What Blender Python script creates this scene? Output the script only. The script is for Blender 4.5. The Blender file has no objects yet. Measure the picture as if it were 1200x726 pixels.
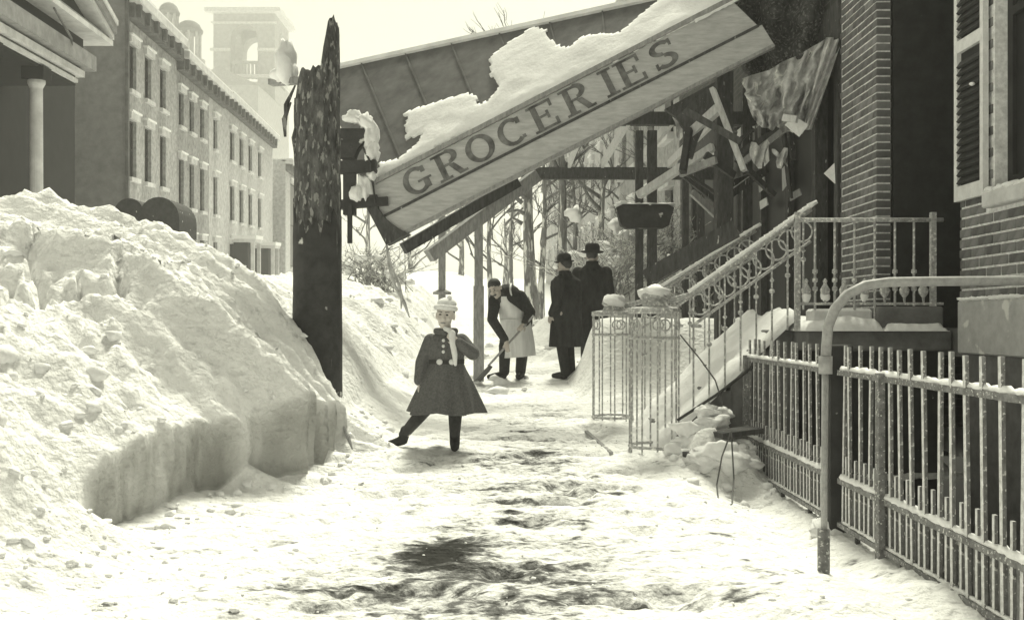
import bpy, bmesh, math, random
import numpy as np
from mathutils import Vector, Matrix

random.seed(7)
RNG = np.random.default_rng(11)
S = bpy.context.scene
COL = S.collection
R = math.radians
F = 1150.0
CAMZ = 1.25

# ------------------------------------------------------------------ camera, sky, sun, exposure
cam = bpy.data.objects.new('camera', bpy.data.cameras.new('camera'))
COL.objects.link(cam)
cam.location = (0, 0, CAMZ)
cam.rotation_euler = (R(90), 0, 0)
cam.data.sensor_width = 36
cam.data.lens = 36 * F / 1200
cam.data.shift_y = 15 / 1200
cam.data.clip_end = 3000
S.camera = cam

SUN_EL, SUN_AZ = R(58), R(8)
W = bpy.data.worlds.new('World'); S.world = W; W.use_nodes = True
nt = W.node_tree; nt.nodes.clear()
sky = nt.nodes.new('ShaderNodeTexSky'); sky.sky_type = 'NISHITA'; sky.sun_disc = False
sky.sun_elevation = SUN_EL; sky.sun_rotation = SUN_AZ
sky.dust_density = 3.0; sky.air_density = 1.0
bw = nt.nodes.new('ShaderNodeRGBToBW')
tint = nt.nodes.new('ShaderNodeMix'); tint.data_type = 'RGBA'; tint.blend_type = 'MULTIPLY'
tint.inputs[0].default_value = 1
tint.inputs[7].default_value = (1.0, 0.99, 0.81, 1)
bg = nt.nodes.new('ShaderNodeBackground'); bg.inputs[1].default_value = 0.043
wo = nt.nodes.new('ShaderNodeOutputWorld')
nt.links.new(sky.outputs[0], bw.inputs[0]); nt.links.new(bw.outputs[0], tint.inputs[6])
nt.links.new(tint.outputs[2], bg.inputs[0]); nt.links.new(bg.outputs[0], wo.inputs[0])

sl = bpy.data.lights.new('sun', 'SUN'); sl.energy = 1.5; sl.angle = R(14); sl.color = (1, 0.99, 0.81)
sun = bpy.data.objects.new('sun', sl); COL.objects.link(sun)
sdir = Vector((math.sin(SUN_AZ) * math.cos(SUN_EL), math.cos(SUN_AZ) * math.cos(SUN_EL), math.sin(SUN_EL)))
sun.rotation_euler = sdir.to_track_quat('Z', 'Y').to_euler()
sun.location = (0, 0, 60)

S.view_settings.view_transform = 'Standard'
S.view_settings.look = 'None'
S.view_settings.exposure = 1.78
S.view_settings.gamma = 1.0
S.cycles.max_bounces = 6
S.cycles.diffuse_bounces = 4
S.cycles.volume_bounces = 1
S.cycles.use_denoising = True

# ------------------------------------------------------------------ helpers
def P(px, py, Y):
    return Vector(((px - 600) * Y / F, Y, CAMZ - (py - 378) * Y / F))

def smooth(a, b, x):
    t = np.clip((x - a) / (b - a), 0, 1)
    return t * t * (3 - 2 * t)

_LAT = RNG.random((256, 256))
def vnoise(x, y):
    xi = np.floor(x).astype(int); yi = np.floor(y).astype(int)
    fx = x - xi; fy = y - yi
    fx = fx * fx * (3 - 2 * fx); fy = fy * fy * (3 - 2 * fy)
    a = _LAT[xi % 256, yi % 256]; b = _LAT[(xi + 1) % 256, yi % 256]
    c = _LAT[xi % 256, (yi + 1) % 256]; d = _LAT[(xi + 1) % 256, (yi + 1) % 256]
    return (a * (1 - fx) + b * fx) * (1 - fy) + (c * (1 - fx) + d * fx) * fy
def fbm(x, y, f=1.0, o=4, g=0.5):
    s = 0; a = 1; t = 0
    for i in range(o):
        s = s + a * (vnoise(x * f + 17.3 * i, y * f - 9.1 * i) - 0.5); t += a; a *= g; f *= 2.03
    return s / t * 2

# ------------------------------------------------------------------ materials
def _n(nt, t, **k):
    n = nt.nodes.new(t)
    for a, b in k.items():
        setattr(n, a, b)
    return n
def mat(name, v, var=0.25, scale=6, rough=0.85, bump=0.25, stretch=(1, 1, 1), metal=0.0, tint=(1, 1, 1.0), light=None, spec=0.2, dist=0.01, detail=6):
    m = bpy.data.materials.new(name); m.use_nodes = True
    nt = m.node_tree; b = nt.nodes['Principled BSDF']
    tc = _n(nt, 'ShaderNodeTexCoord'); mp = _n(nt, 'ShaderNodeMapping')
    mp.inputs['Scale'].default_value = stretch
    nz = _n(nt, 'ShaderNodeTexNoise'); nz.inputs['Scale'].default_value = scale; nz.inputs['Detail'].default_value = detail
    nz.inputs['Roughness'].default_value = 0.65
    cr = _n(nt, 'ShaderNodeValToRGB')
    lo, hi = v * (1 - var), v * (1 + var)
    cr.color_ramp.elements[0].position = 0.32; cr.color_ramp.elements[1].position = 0.68
    cr.color_ramp.elements[0].color = (lo * tint[0], lo * tint[1], lo * tint[2], 1)
    cr.color_ramp.elements[1].color = (hi * tint[0], hi * tint[1], hi * tint[2], 1)
    nt.links.new(tc.outputs['Object'], mp.inputs[0]); nt.links.new(mp.outputs[0], nz.inputs[0])
    nt.links.new(nz.outputs[0], cr.inputs[0])
    out = cr.outputs[0]
    if light:      # flecks of snow / flaking paint: (value, threshold, scale)
        n2 = _n(nt, 'ShaderNodeTexNoise'); n2.inputs['Scale'].default_value = light[2]; n2.inputs['Detail'].default_value = 5
        nt.links.new(mp.outputs[0], n2.inputs[0])
        c2 = _n(nt, 'ShaderNodeValToRGB'); c2.color_ramp.elements[0].position = light[1]; c2.color_ramp.elements[1].position = light[1] + 0.05
        nt.links.new(n2.outputs[0], c2.inputs[0])
        mx = _n(nt, 'ShaderNodeMix', data_type='RGBA')
        nt.links.new(c2.outputs[0], mx.inputs[0]); nt.links.new(out, mx.inputs[6])
        mx.inputs[7].default_value = (light[0], light[0], light[0] * 0.97, 1)
        out = mx.outputs[2]
    nt.links.new(out, b.inputs['Base Color'])
    b.inputs['Roughness'].default_value = rough; b.inputs['Metallic'].default_value = metal
    b.inputs['Specular IOR Level'].default_value = spec
    if bump:
        bp = _n(nt, 'ShaderNodeBump'); bp.inputs['Strength'].default_value = bump; bp.inputs['Distance'].default_value = dist
        nt.links.new(nz.outputs[0], bp.inputs['Height']); nt.links.new(bp.outputs[0], b.inputs['Normal'])
    return m

def snow_ground_mat():
    m = bpy.data.materials.new('trampled_snow'); m.use_nodes = True
    nt = m.node_tree; b = nt.nodes['Principled BSDF']
    at = _n(nt, 'ShaderNodeAttribute', attribute_name='dirt')
    tc = _n(nt, 'ShaderNodeTexCoord')
    nz = _n(nt, 'ShaderNodeTexNoise'); nz.inputs['Scale'].default_value = 13; nz.inputs['Detail'].default_value = 9; nz.inputs['Roughness'].default_value = 0.7
    mp = _n(nt, 'ShaderNodeMapping'); mp.inputs['Scale'].default_value = (0.8, 1.9, 1)
    nt.links.new(tc.outputs['Object'], mp.inputs[0]); nt.links.new(mp.outputs[0], nz.inputs[0])
    ma = _n(nt, 'ShaderNodeMath', operation='MULTIPLY_ADD'); ma.inputs[1].default_value = 1.7; ma.inputs[2].default_value = -0.35; nt.links.new(nz.outputs[0], ma.inputs[0])
    ad = _n(nt, 'ShaderNodeMath', operation='ADD'); nt.links.new(at.outputs['Fac'], ad.inputs[0]); nt.links.new(ma.outputs[0], ad.inputs[1])
    cr = _n(nt, 'ShaderNodeValToRGB')
    e = cr.color_ramp.elements
    e[0].position = 0.19; e[0].color = (0.88, 0.88, 0.87, 1)
    e[1].position = 0.80; e[1].color = (0.03, 0.03, 0.028, 1)
    for ps, c in ((0.39, 0.84), (0.475, 0.72), (0.5625, 0.5), (0.64, 0.17)):
        q = e.new(ps); q.color = (c, c, c * 0.99, 1)
    sc_ = _n(nt, 'ShaderNodeMath', operation='MULTIPLY'); sc_.inputs[1].default_value = 0.625
    nt.links.new(ad.outputs[0], sc_.inputs[0]); nt.links.new(sc_.outputs[0], cr.inputs[0])
    pk = _n(nt, 'ShaderNodeAttribute', attribute_name='cut_shade'); mx = _n(nt, 'ShaderNodeMix', data_type='RGBA')
    nt.links.new(pk.outputs['Fac'], mx.inputs[0]); nt.links.new(cr.outputs[0], mx.inputs[6]); mx.inputs[7].default_value = (0.30, 0.30, 0.285, 1)   # grey that paints shade on to the cut face of the bank
    nt.links.new(mx.outputs[2], b.inputs['Base Color'])
    b.inputs['Roughness'].default_value = 0.9; b.inputs['Specular IOR Level'].default_value = 0.1
    bp = _n(nt, 'ShaderNodeBump'); bp.inputs['Strength'].default_value = 0.9; bp.inputs['Distance'].default_value = 0.035
    n2 = _n(nt, 'ShaderNodeTexNoise'); n2.inputs['Scale'].default_value = 22; n2.inputs['Detail'].default_value = 8
    nt.links.new(tc.outputs['Object'], n2.inputs[0])
    nt.links.new(n2.outputs[0], bp.inputs['Height']); nt.links.new(bp.outputs[0], b.inputs['Normal'])
    return m

M = {}
M['snow'] = mat('snow', 0.86, 0.04, 14, 0.9, 0.5, dist=0.03, spec=0.1)
M['ground'] = snow_ground_mat()
M['iron'] = mat('iron_with_frost', 0.19, 0.4, 24, 0.7, 0.2, light=(0.6, 0.60, 60))
M['frost'] = mat('frosted_iron', 0.62, 0.35, 30, 0.9, 0.3)
M['iron_pale'] = mat('frosty_ironwork', 0.42, 0.4, 40, 0.8, 0.2, light=(0.75, 0.58, 40))
M['iron_dark'] = mat('dark_iron', 0.055, 0.3, 18, 0.6, 0.2, light=(0.35, 0.66, 22))
M['plate'] = mat('iron_plate', 0.20, 0.3, 30, 0.7, 0.3, light=(0.7, 0.62, 26))
M['pipe'] = mat('galvanised_pipe', 0.36, 0.2, 30, 0.5, 0.1)
M['tin'] = mat('dull_roof_tin', 0.13, 0.3, 4, 0.75, 0.2, stretch=(1, 1, 1))
M['board'] = mat('weathered_sign_paint', 0.46, 0.2, 5, 0.8, 0.3, stretch=(1, 6, 6))
M['letter'] = mat('faded_black_lettering', 0.14, 0.6, 9, 0.8, 0.1)
M['timber'] = mat('grey_timber', 0.30, 0.3, 8, 0.85, 0.4, stretch=(4, 4, 1))
M['timber_dark'] = mat('dark_timber', 0.07, 0.4, 8, 0.85, 0.4, stretch=(4, 4, 1), light=(0.5, 0.68, 9))
M['timber_pale'] = mat('pale_timber', 0.55, 0.2, 8, 0.85, 0.3, stretch=(4, 4, 1))
M['pole'] = mat('splintered_pole_wood', 0.09, 0.7, 7, 0.9, 0.9, stretch=(2.6, 2.6, 1.0), light=(0.28, 0.57, 11), dist=0.03)
M['tar'] = mat('tarred_wood', 0.05, 0.3, 9, 0.8, 0.4, light=(0.6, 0.68, 7), dist=0.02)
M['brick'] = mat('dark_brick', 0.13, 0.35, 9, 0.9, 0.4)
M['brick_b'] = mat('grey_brick', 0.20, 0.3, 9, 0.9, 0.4)
M['mortar'] = mat('pale_mortar', 0.78, 0.25, 20, 0.95, 0.4)
M['stucco'] = mat('pale_stucco', 0.48, 0.15, 9, 0.95, 0.2, light=(0.75, 0.6, 5))
M['stone'] = mat('brownstone', 0.16, 0.25, 7, 0.95, 0.4)
M['stone_pale'] = mat('pale_stone', 0.62, 0.15, 9, 0.9, 0.2)
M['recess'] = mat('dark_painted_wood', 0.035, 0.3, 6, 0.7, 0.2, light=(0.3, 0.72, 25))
M['glass'] = mat('dark_window_glass', 0.02, 0.3, 3, 0.4, 0.0, spec=0.25)
M['paint'] = mat('off_white_paint', 0.72, 0.12, 14, 0.6, 0.15)
M['facade'] = mat('painted_brick_facade', 0.38, 0.35, 5, 0.95, 0.5, light=(0.5, 0.6, 6), dist=0.05)
M['facade_b'] = mat('brownstone_facade', 0.31, 0.35, 4, 0.95, 0.5, light=(0.45, 0.62, 6), dist=0.05)
M['facade_c'] = mat('pale_facade', 0.50, 0.28, 4, 0.95, 0.5, dist=0.05)
M['gable'] = mat('rendered_end_wall', 0.21, 0.2, 3, 0.95, 0.4, light=None)
M['portico'] = mat('portico_shade', 0.014, 0.3, 2, 0.9, 0.2)  # near-black: shade of the portico and doorways put into the colour
M['trim'] = mat('pale_stone_trim', 0.62, 0.2, 2, 0.9, 0.2)
M['slate'] = mat('slate_roof', 0.26, 0.25, 3, 0.85, 0.4)
M['cornice'] = mat('dark_cornice', 0.12, 0.4, 3, 0.9, 0.3)
M['tower'] = mat('grey_church_stone', 0.34, 0.2, 1, 0.95, 0.2)
M['bark'] = mat('bark', 0.16, 0.5, 8, 0.95, 0.7, stretch=(2, 2, 0.4), dist=0.03)
M['bark_snow'] = mat('snowy_bark', 0.22, 0.5, 8, 0.95, 0.6, stretch=(2, 2, 0.4), light=(0.8, 0.54, 4))
M['skin'] = mat('skin', 0.42, 0.1, 20, 0.6, 0.05, tint=(1.08, 0.98, 0.9))
M['coat_girl'] = mat('grey_wool_coat', 0.125, 0.28, 60, 0.95, 0.6, dist=0.01)
M['skin_pale'] = mat('pale_skin', 0.6, 0.08, 20, 0.6, 0.05, tint=(1.05, 0.98, 0.92))
M['tarp'] = mat('dark_tarpaulin', 0.05, 0.7, 14, 0.9, 0.5, light=(0.16, 0.56, 30), dist=0.02)
M['twig'] = mat('frosty_twigs', 0.30, 0.4, 12, 0.9, 0.2, light=(0.8, 0.52, 8))
M['wool_dark'] = mat('black_wool', 0.035, 0.25, 30, 0.95, 0.4)
M['wool_coat'] = mat('black_wool_overcoat', 0.035, 0.45, 6, 0.95, 0.8, stretch=(2.5, 2.5, .7), dist=0.03)
M['stocking'] = mat('dark_stocking', 0.05, 0.3, 20, 0.9, 0.3)
M['apron'] = mat('white_apron_cloth', 0.66, 0.1, 8, 0.9, 0.3, stretch=(3, 1, 0.6), dist=0.02)
M['white_cloth'] = mat('white_wool', 0.75, 0.1, 20, 0.9, 0.3)
M['hair'] = mat('dark_hair', 0.06, 0.3, 30, 0.7, 0.4)
M['eye'] = mat('eye_dark', 0.04, 0.1, 20, 0.3, 0)
M['lips'] = mat('lips', 0.25, 0.1, 20, 0.5, 0)
M['canvas'] = mat('torn_canvas', 0.5, 0.35, 9, 0.9, 0.4, light=(0.8, 0.60, 7), dist=0.01)
M['wire'] = mat('wire', 0.10, 0.2, 9, 0.6, 0)
M['wall_brick_far'] = None

def brick_far_mat(name, c1, c2, mortar):
    m = bpy.data.materials.new(name); m.use_nodes = True
    nt = m.node_tree; b = nt.nodes['Principled BSDF']
    tc = _n(nt, 'ShaderNodeTexCoord'); mp = _n(nt, 'ShaderNodeMapping'); mp.inputs['Rotation'].default_value = (R(90), 0, R(90))
    sep = _n(nt, 'ShaderNodeSeparateXYZ'); cmb = _n(nt, 'ShaderNodeCombineXYZ')
    ad = _n(nt, 'ShaderNodeMath', operation='ADD')
    nt.links.new(tc.outputs['Object'], sep.inputs[0])
    nt.links.new(sep.outputs[0], ad.inputs[0]); nt.links.new(sep.outputs[1], ad.inputs[1])
    nt.links.new(ad.outputs[0], cmb.inputs[0]); nt.links.new(sep.outputs[2], cmb.inputs[1])
    bt = _n(nt, 'ShaderNodeTexBrick'); bt.inputs['Scale'].default_value = 1
    bt.inputs['Brick Width'].default_value = 0.215; bt.inputs['Row Height'].default_value = 0.077; bt.inputs['Mortar Size'].default_value = 0.009
    bt.inputs['Color1'].default_value = (c1, c1, c1 * 0.96, 1); bt.inputs['Color2'].default_value = (c2, c2, c2 * 0.96, 1)
    bt.inputs['Mortar'].default_value = (mortar, mortar, mortar * 0.96, 1)
    nt.links.new(cmb.outputs[0], bt.inputs[0])
    nt.links.new(bt.outputs[0], b.inputs['Base Color']); b.inputs['Roughness'].default_value = 0.95
    bp = _n(nt, 'ShaderNodeBump'); bp.inputs['Strength'].default_value = 0.6; bp.inputs['Distance'].default_value = 0.01; bp.invert = True
    nt.links.new(bt.outputs[1], bp.inputs['Height']); nt.links.new(bp.outputs[0], b.inputs['Normal'])
    return m
M['wall_brick_far'] = brick_far_mat('coursed_brick', 0.11, 0.2, 0.34)
M['wall_brick_dark'] = brick_far_mat('sooty_brick', 0.03, 0.06, 0.08)

# ------------------------------------------------------------------ mesh builder
class MB:
    def __init__(s, f=None):
        s.v = []; s.fc = []; s.f = f
    def add(s, vs, fs):
        n = len(s.v)
        s.v += [tuple(s.f(Vector(a))) if s.f else tuple(a) for a in vs]
        s.fc += [tuple(i + n for i in f) for f in fs]
        return s
    def box(s, x0, x1, y0, y1, z0, z1):
        return s.add([(x0, y0, z0), (x1, y0, z0), (x1, y1, z0), (x0, y1, z0), (x0, y0, z1), (x1, y0, z1), (x1, y1, z1), (x0, y1, z1)],
                     [(0, 3, 2, 1), (4, 5, 6, 7), (0, 1, 5, 4), (1, 2, 6, 5), (2, 3, 7, 6), (3, 0, 4, 7)])
    def beam(s, a, b, w, h, up=(0, 0, 1)):
        a = Vector(a); b = Vector(b); t = (b - a).normalized(); u = Vector(up)
        sd = t.cross(u)
        if sd.length < 1e-4: sd = t.cross(Vector((0, 1, 0)))
        sd.normalize(); u = sd.cross(t).normalized()
        vs = []
        for p in (a, b):
            for q, r in ((-1, -1), (1, -1), (1, 1), (-1, 1)):
                vs.append(p + sd * q * w / 2 + u * r * h / 2)
        return s.add(vs, [(0, 1, 2, 3), (7, 6, 5, 4), (0, 4, 5, 1), (1, 5, 6, 2), (2, 6, 7, 3), (3, 7, 4, 0)])
    def tube(s, pts, r, n=8, cap=True):
        pts = [Vector(p) for p in pts]
        rr = r if isinstance(r, (list, tuple)) else [r] * len(pts)
        vs = []; fs = []
        prev = None
        for i, p in enumerate(pts):
            t = (pts[min(i + 1, len(pts) - 1)] - pts[max(i - 1, 0)]).normalized()
            if prev is None:
                a = t.cross(Vector((0, 0, 1)))
                if a.length < 1e-3: a = t.cross(Vector((0, 1, 0)))
            else:
                a = prev - t * prev.dot(t)
            a.normalize(); prev = a; b = t.cross(a)
            for k in range(n):
                th = 2 * math.pi * k / n
                vs.append(p + (a * math.cos(th) + b * math.sin(th)) * rr[i])
        for i in range(len(pts) - 1):
            for k in range(n):
                q = (k + 1) % n
                fs.append((i * n + k, i * n + q, (i + 1) * n + q, (i + 1) * n + k))
        if cap:
            fs.append(tuple(range(n - 1, -1, -1))); fs.append(tuple((len(pts) - 1) * n + k for k in range(n)))
        return s.add(vs, fs)
    def lathe(s, prof, c=(0, 0, 0), n=12):
        vs = []; fs = []
        for r, z in prof:
            for k in range(n):
                th = 2 * math.pi * k / n
                vs.append((c[0] + r * math.cos(th), c[1] + r * math.sin(th), c[2] + z))
        m = len(prof)
        for i in range(m - 1):
            for k in range(n):
                q = (k + 1) % n
                fs.append((i * n + k, i * n + q, (i + 1) * n + q, (i + 1) * n + k))
        fs.append(tuple(range(n - 1, -1, -1))); fs.append(tuple((m - 1) * n + k for k in range(n)))
        return s.add(vs, fs)
    def ell(s, c, r, n=10, m=7, rot=None):
        vs = []; fs = []
        rr = r if isinstance(r, (list, tuple)) else (r, r, r)
        c = Vector(c)
        for i in range(m + 1):
            ph = math.pi * i / m
            for k in range(n):
                th = 2 * math.pi * k / n
                d = Vector((rr[0] * math.sin(ph) * math.cos(th), rr[1] * math.sin(ph) * math.sin(th), rr[2] * math.cos(ph)))
                if rot: d = rot @ d
                vs.append(c + d)
        for i in range(m):
            for k in range(n):
                q = (k + 1) % n
                fs.append((i * n + k, (i + 1) * n + k, (i + 1) * n + q, i * n + q))
        return s.add(vs, fs)
    def limb(s, pts, rr, n=10):       # tapered capsule chain, meant for fusing
        for p, r in zip(pts, rr): s.ell(p, r, n, 8)
        for i in range(len(pts) - 1): s.tube([pts[i], pts[i + 1]], [rr[i], rr[i + 1]], n)
        return s
    def loft(s, rings, n=20, cap=True):   # rings: (centre, rx, ry[, side, fwd])
        vs = []; fs = []
        for rg in rings:
            c = Vector(rg[0]); sd = Vector(rg[3]) if len(rg) > 3 else Vector((1, 0, 0)); fw = Vector(rg[4]) if len(rg) > 4 else Vector((0, 1, 0))
            for k in range(n):
                th = 2 * math.pi * k / n
                vs.append(c + sd * rg[1] * math.cos(th) + fw * rg[2] * math.sin(th))
        for i in range(len(rings) - 1):
            for k in range(n):
                q = (k + 1) % n
                fs.append((i * n + k, i * n + q, (i + 1) * n + q, (i + 1) * n + k))
        if cap:
            fs.append(tuple(range(n - 1, -1, -1))); fs.append(tuple((len(rings) - 1) * n + k for k in range(n)))
        return s.add(vs, fs)
    def build(s, name, m, parent=None, sm=False, bevel=0.0):
        off = wloc(parent) if parent else Vector((0, 0, 0))
        me = bpy.data.meshes.new(name)
        me.from_pydata([(a[0] - off.x, a[1] - off.y, a[2] - off.z) for a in s.v], [], s.fc)
        bm = bmesh.new(); bm.from_mesh(me)
        bmesh.ops.remove_doubles(bm, verts=bm.verts, dist=1e-5)
        bmesh.ops.recalc_face_normals(bm, faces=bm.faces)
        if bevel:
            bmesh.ops.bevel(bm, geom=list(bm.edges), offset=bevel, segments=1, affect='EDGES')
        if sm:
            for f in bm.faces: f.smooth = True
        bm.to_mesh(me); bm.free()
        if m: me.materials.append(M[m] if isinstance(m, str) else m)
        o = bpy.data.objects.new(name, me); COL.objects.link(o)
        if parent: o.parent = parent
        return o

def wloc(o):
    l = Vector((0, 0, 0))
    while o is not None:
        l = l + o.location; o = o.parent
    return l
def thing(name, label, cat, loc, group=None):
    o = bpy.data.objects.new(name, None); COL.objects.link(o); o.empty_display_size = 0.2
    o.location = loc; o['label'] = label; o['category'] = cat
    if group: o['group'] = group
    return o
def struct(o): o['kind'] = 'structure'; return o
def stuff(o): o['kind'] = 'stuff'; return o
def inst(src, name, parent, loc, rot=None, scale=None):
    o = bpy.data.objects.new(name, src.data if hasattr(src, 'data') else src); COL.objects.link(o)
    o.parent = parent
    o.location = Vector(loc) - (wloc(parent) if parent else Vector((0, 0, 0)))
    if rot: o.rotation_euler = rot
    if scale: o.scale = scale
    return o
def fuse(mb, name, m, parent, voxel=0.008, sm_it=4):
    o = mb.build(name, m, parent, sm=True)
    md = o.modifiers.new('r', 'REMESH'); md.mode = 'VOXEL'; md.voxel_size = voxel; md.use_smooth_shade = True
    if sm_it:
        ms = o.modifiers.new('s', 'SMOOTH'); ms.iterations = sm_it; ms.factor = 0.5
    dg = bpy.context.evaluated_depsgraph_get()
    me = bpy.data.meshes.new_from_object(o.evaluated_get(dg))
    o.modifiers.clear(); old = o.data; o.data = me; me.name = name
    bpy.data.meshes.remove(old)
    return o
def rough_lump(mb, c, r, seed, amp=0.25, n=9, m=6):
    rnd = random.Random(seed)
    b = MB(); b.ell((0, 0, 0), (1, 1, 1), n, m)
    off = [rnd.uniform(0, 90) for _ in range(3)]
    for v in b.v:
        v = Vector(v)
        k = 1 + amp * (float(vnoise(np.array(v.x * 1.7 + off[0]), np.array(v.y * 1.7 + v.z * 1.3 + off[1]))) - 0.5) * 2 + amp * .5 * (float(vnoise(np.array(v.x * 4 + off[2]), np.array(v.y * 4 - v.z * 3.3 + off[1]))) - 0.5) * 2
        mb.v.append((c[0] + v.x * r[0] * k, c[1] + v.y * r[1] * k, c[2] + v.z * r[2] * k))
    n0 = len(mb.v) - len(b.v)
    mb.fc += [tuple(i + n0 for i in f) for f in b.fc]

# ------------------------------------------------------------------ ground and snow bank (one height field, split in two objects)
XW_Y = np.array([-3, 1.5, 4.2, 5.0, 5.35, 6.3, 6.75, 7.4, 8.2, 9, 11, 16, 30])
XW_X = np.array([-3.4, -3.0, -2.6, -2.33, -2.2, -1.93, -1.52, -1.47, -1.46, -1.42, -1.35, -1.35, -1.9])
def Xw(y):
    g = np.interp(y, XW_Y, XW_X)
    tri = np.abs(((y * 3.7 + 0.22 * np.sin(y * 7)) % 1.0) - 0.5) * 2
    groove = (0.26 * tri ** 1.1 - 0.10) * smooth(6.45, 6.7, y) * (1 - smooth(7.9, 8.5, y))
    return g + groove + 0.07 * fbm(y, y * 0 + 3.3, 2.6, 4, 0.6)
R_D = np.array([0, .23, .45, .68, 1.08, 1.58, 2.6, 3.3, 5, 8])
R_Z = np.array([0, .23, .5, .76, 1.0, 1.17, 1.4, 1.25, .55, .4])
def base_ground(x, y):
    z = 0.055 * (np.clip(y, 1.0, 140) - 4.2)
    w = smooth(1.15, 1.75, x) * (1 - smooth(7.7, 9.0, y))
    z = z * (1 - w) + (-0.05 + 0.0 * y) * w
    z = z + 0.075 * smooth(1.6, 1.95, x) * w
    # low snow drift round the pipe post
    z = z + 0.10 * np.exp(-(((x - 1.55) / 0.5) ** 2 + ((y - 4.3) / 0.5) ** 2))
    # heap behind the stoop and heaps closing the walk further on
    m = smooth(0.72, 1.12, x) * np.exp(-((y - 12.5) / 0.9) ** 2) * 0.85
    m2 = smooth(0.9, 2.2, x) * smooth(16, 18, y) * (1 - smooth(22, 26, y)) * 1.3
    m3 = np.exp(-(((x - 0.75) / 0.7) ** 2 + ((y - 17) / 1.2) ** 2)) * 0.65
    z = z + m + m2 + m3
    z = z + 0.40 * np.exp(-(((x - 1.62) / 0.25) ** 2 + ((y - 7.45) / 0.28) ** 2)) * (1 + 0.7 * fbm(x, y, 5, 3))
    # snow lying against the stoop
    z = z + 0.05 * np.exp(-(((x - 1.35) / 0.35) ** 2 + ((y - 7.6) / 0.4) ** 2))
    return z
def bank_extra(x, y):
    d = Xw(y) - x
    wf = smooth(5.05, 5.4, y) * (1 - smooth(7.6, 8.2, y))
    wf = wf * (1 - 0.5 * np.exp(-((y - 6.48) / 0.05) ** 2))
    hw = (1 + 0.35 * fbm(y, y * 0 + 8.1, 1.9, 3)) * np.interp(y, [1.5, 4, 5, 5.6, 6.3, 7, 8, 9, 12, 30], [.1, .25, .42, .45, .5, .55, .42, .42, .45, .5])
    sc = np.interp(y, [1.5, 3, 4, 5, 6.3, 8, 8.8, 10, 12, 16, 30], [.25, .4, .5, .62, .80, 1.16, 1.1, .80, .62, .6, .7])
    st = smooth(-0.035, 0.03, d)
    so = smooth(-0.55, 0.40, d)
    s = so * (1 - wf) + st * wf
    # toe of fallen snow along the foot of the cut
    toe = 0.10 * np.exp(-np.clip(-d, 0, 9) / 0.16) * (d < 0.03) * wf * (0.4 + 0.9 * vnoise(y * 4 + 3, x * 3))
    r = np.interp(d, R_D, R_Z)
    return s * hw + r * sc + toe * (1 - st), d, wf
def height(x, y, detail=True):
    g = base_ground(x, y)
    e, d, wf = bank_extra(x, y)
    z = g + e
    if detail:
        inb = smooth(0.0, 0.25, d)
        lump = np.abs(fbm(x, y, 2.3, 4, 0.55))
        left = smooth(0.5, 1.1, d) * (1 - smooth(6.4, 7.4, y))
        blk = np.abs(fbm(x + 9, y * 1.1, 3.4, 3, 0.5))
        z = z + inb * (0.10 * fbm(x, y, 1.1, 3) + 0.10 * (0.35 - lump) + 0.085 * fbm(x, y, 7, 5, 0.72) + 0.05 * (0.2 - np.abs(fbm(x + 5, y, 13, 2, 0.5)))) - left * 0.26 * (1 - smooth(0.0, 0.13, blk)) + left * 0.05 * fbm(x, y, 6, 3)
        ou = 1 - inb
        z = z + ou * (0.026 * fbm(x, y * 1.7, 3.0, 4, 0.6) + 0.022 * fbm(x, y * 1.8, 10, 3, 0.65))
        # trodden ruts on the walk
        walk = ou * smooth(-1.3, -0.8, x) * (1 - smooth(1.0, 1.5, x))
        z = z - walk * 0.06 * smooth(0.05, 0.5, fbm(x * 1.2, y * 2.6, 2.2, 3))
        z = z + ou * smooth(13.5, 16.5, y) * 0.12 * fbm(x, y, 1.7, 3)
    return z

def hz(x, y):
    return float(height(np.array([float(x)]), np.array([float(y)]))[0])

YR = np.concatenate([np.arange(1.6, 7.7, 0.026), np.arange(7.7, 11, 0.034), np.arange(11, 26.01, 0.075)])
YR[np.argmin(np.abs(YR - 7.7))] = 7.7
nl, nw, nr, na = 150, 7, 130, 30
tl = np.linspace(0, 1, nl) ** 0.75
rows_x = []
for y in YR:
    xw = float(Xw(np.array(y)))
    L = -7.5 + (xw - 0.05 + 7.5) * tl
    Wc = np.linspace(xw - 0.035, xw + 0.04, nw)
    Rr = np.linspace(xw + 0.06, 2.08, nr)
    A = np.linspace(2.12, 3.6, na)
    rows_x.append(np.concatenate([L, Wc, Rr, A]))
GX = np.array(rows_x); GY = np.repeat(YR[:, None], GX.shape[1], 1)
GZ = height(GX, GY)
# the rim dips under the wider ground sheet
rim = np.maximum(np.maximum(smooth(25.72, 26, GY), 1 - smooth(1.6, 1.9, GY)), 1 - smooth(-7.5, -7.2, GX))
GZ = GZ - 0.25 * rim
E, D, WF = bank_extra(GX, GY)
dirt = (0.50 * np.exp(-(((GX + 0.1) / 1.25) ** 2 + ((GY - 4.55) / 0.85) ** 2))
        + 0.45 * np.exp(-(((GX + 0.37) / 0.19) ** 2 + ((GY - 5.2) / 0.36) ** 2))
        + 0.40 * np.exp(-(((GX - 0.0) / 0.7) ** 2 + ((GY - 6.6) / 1.7) ** 2))
        + 0.34 * np.exp(-(((GX - 0.25) / 0.45) ** 2 + ((GY - 9.5) / 2.6) ** 2)))
dirt = dirt * (0.8 + 1.1 * fbm(GX * 0.7, GY * 2.6, 2.2, 5, 0.72))
dirt = dirt + 0.5 * np.exp(-(((GX + 0.37) / 0.16) ** 2 + ((GY - 5.2) / 0.3) ** 2)) * smooth(-0.25, 0.2, fbm(GX, GY * 2.2, 4.0, 4, 0.6))
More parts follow.
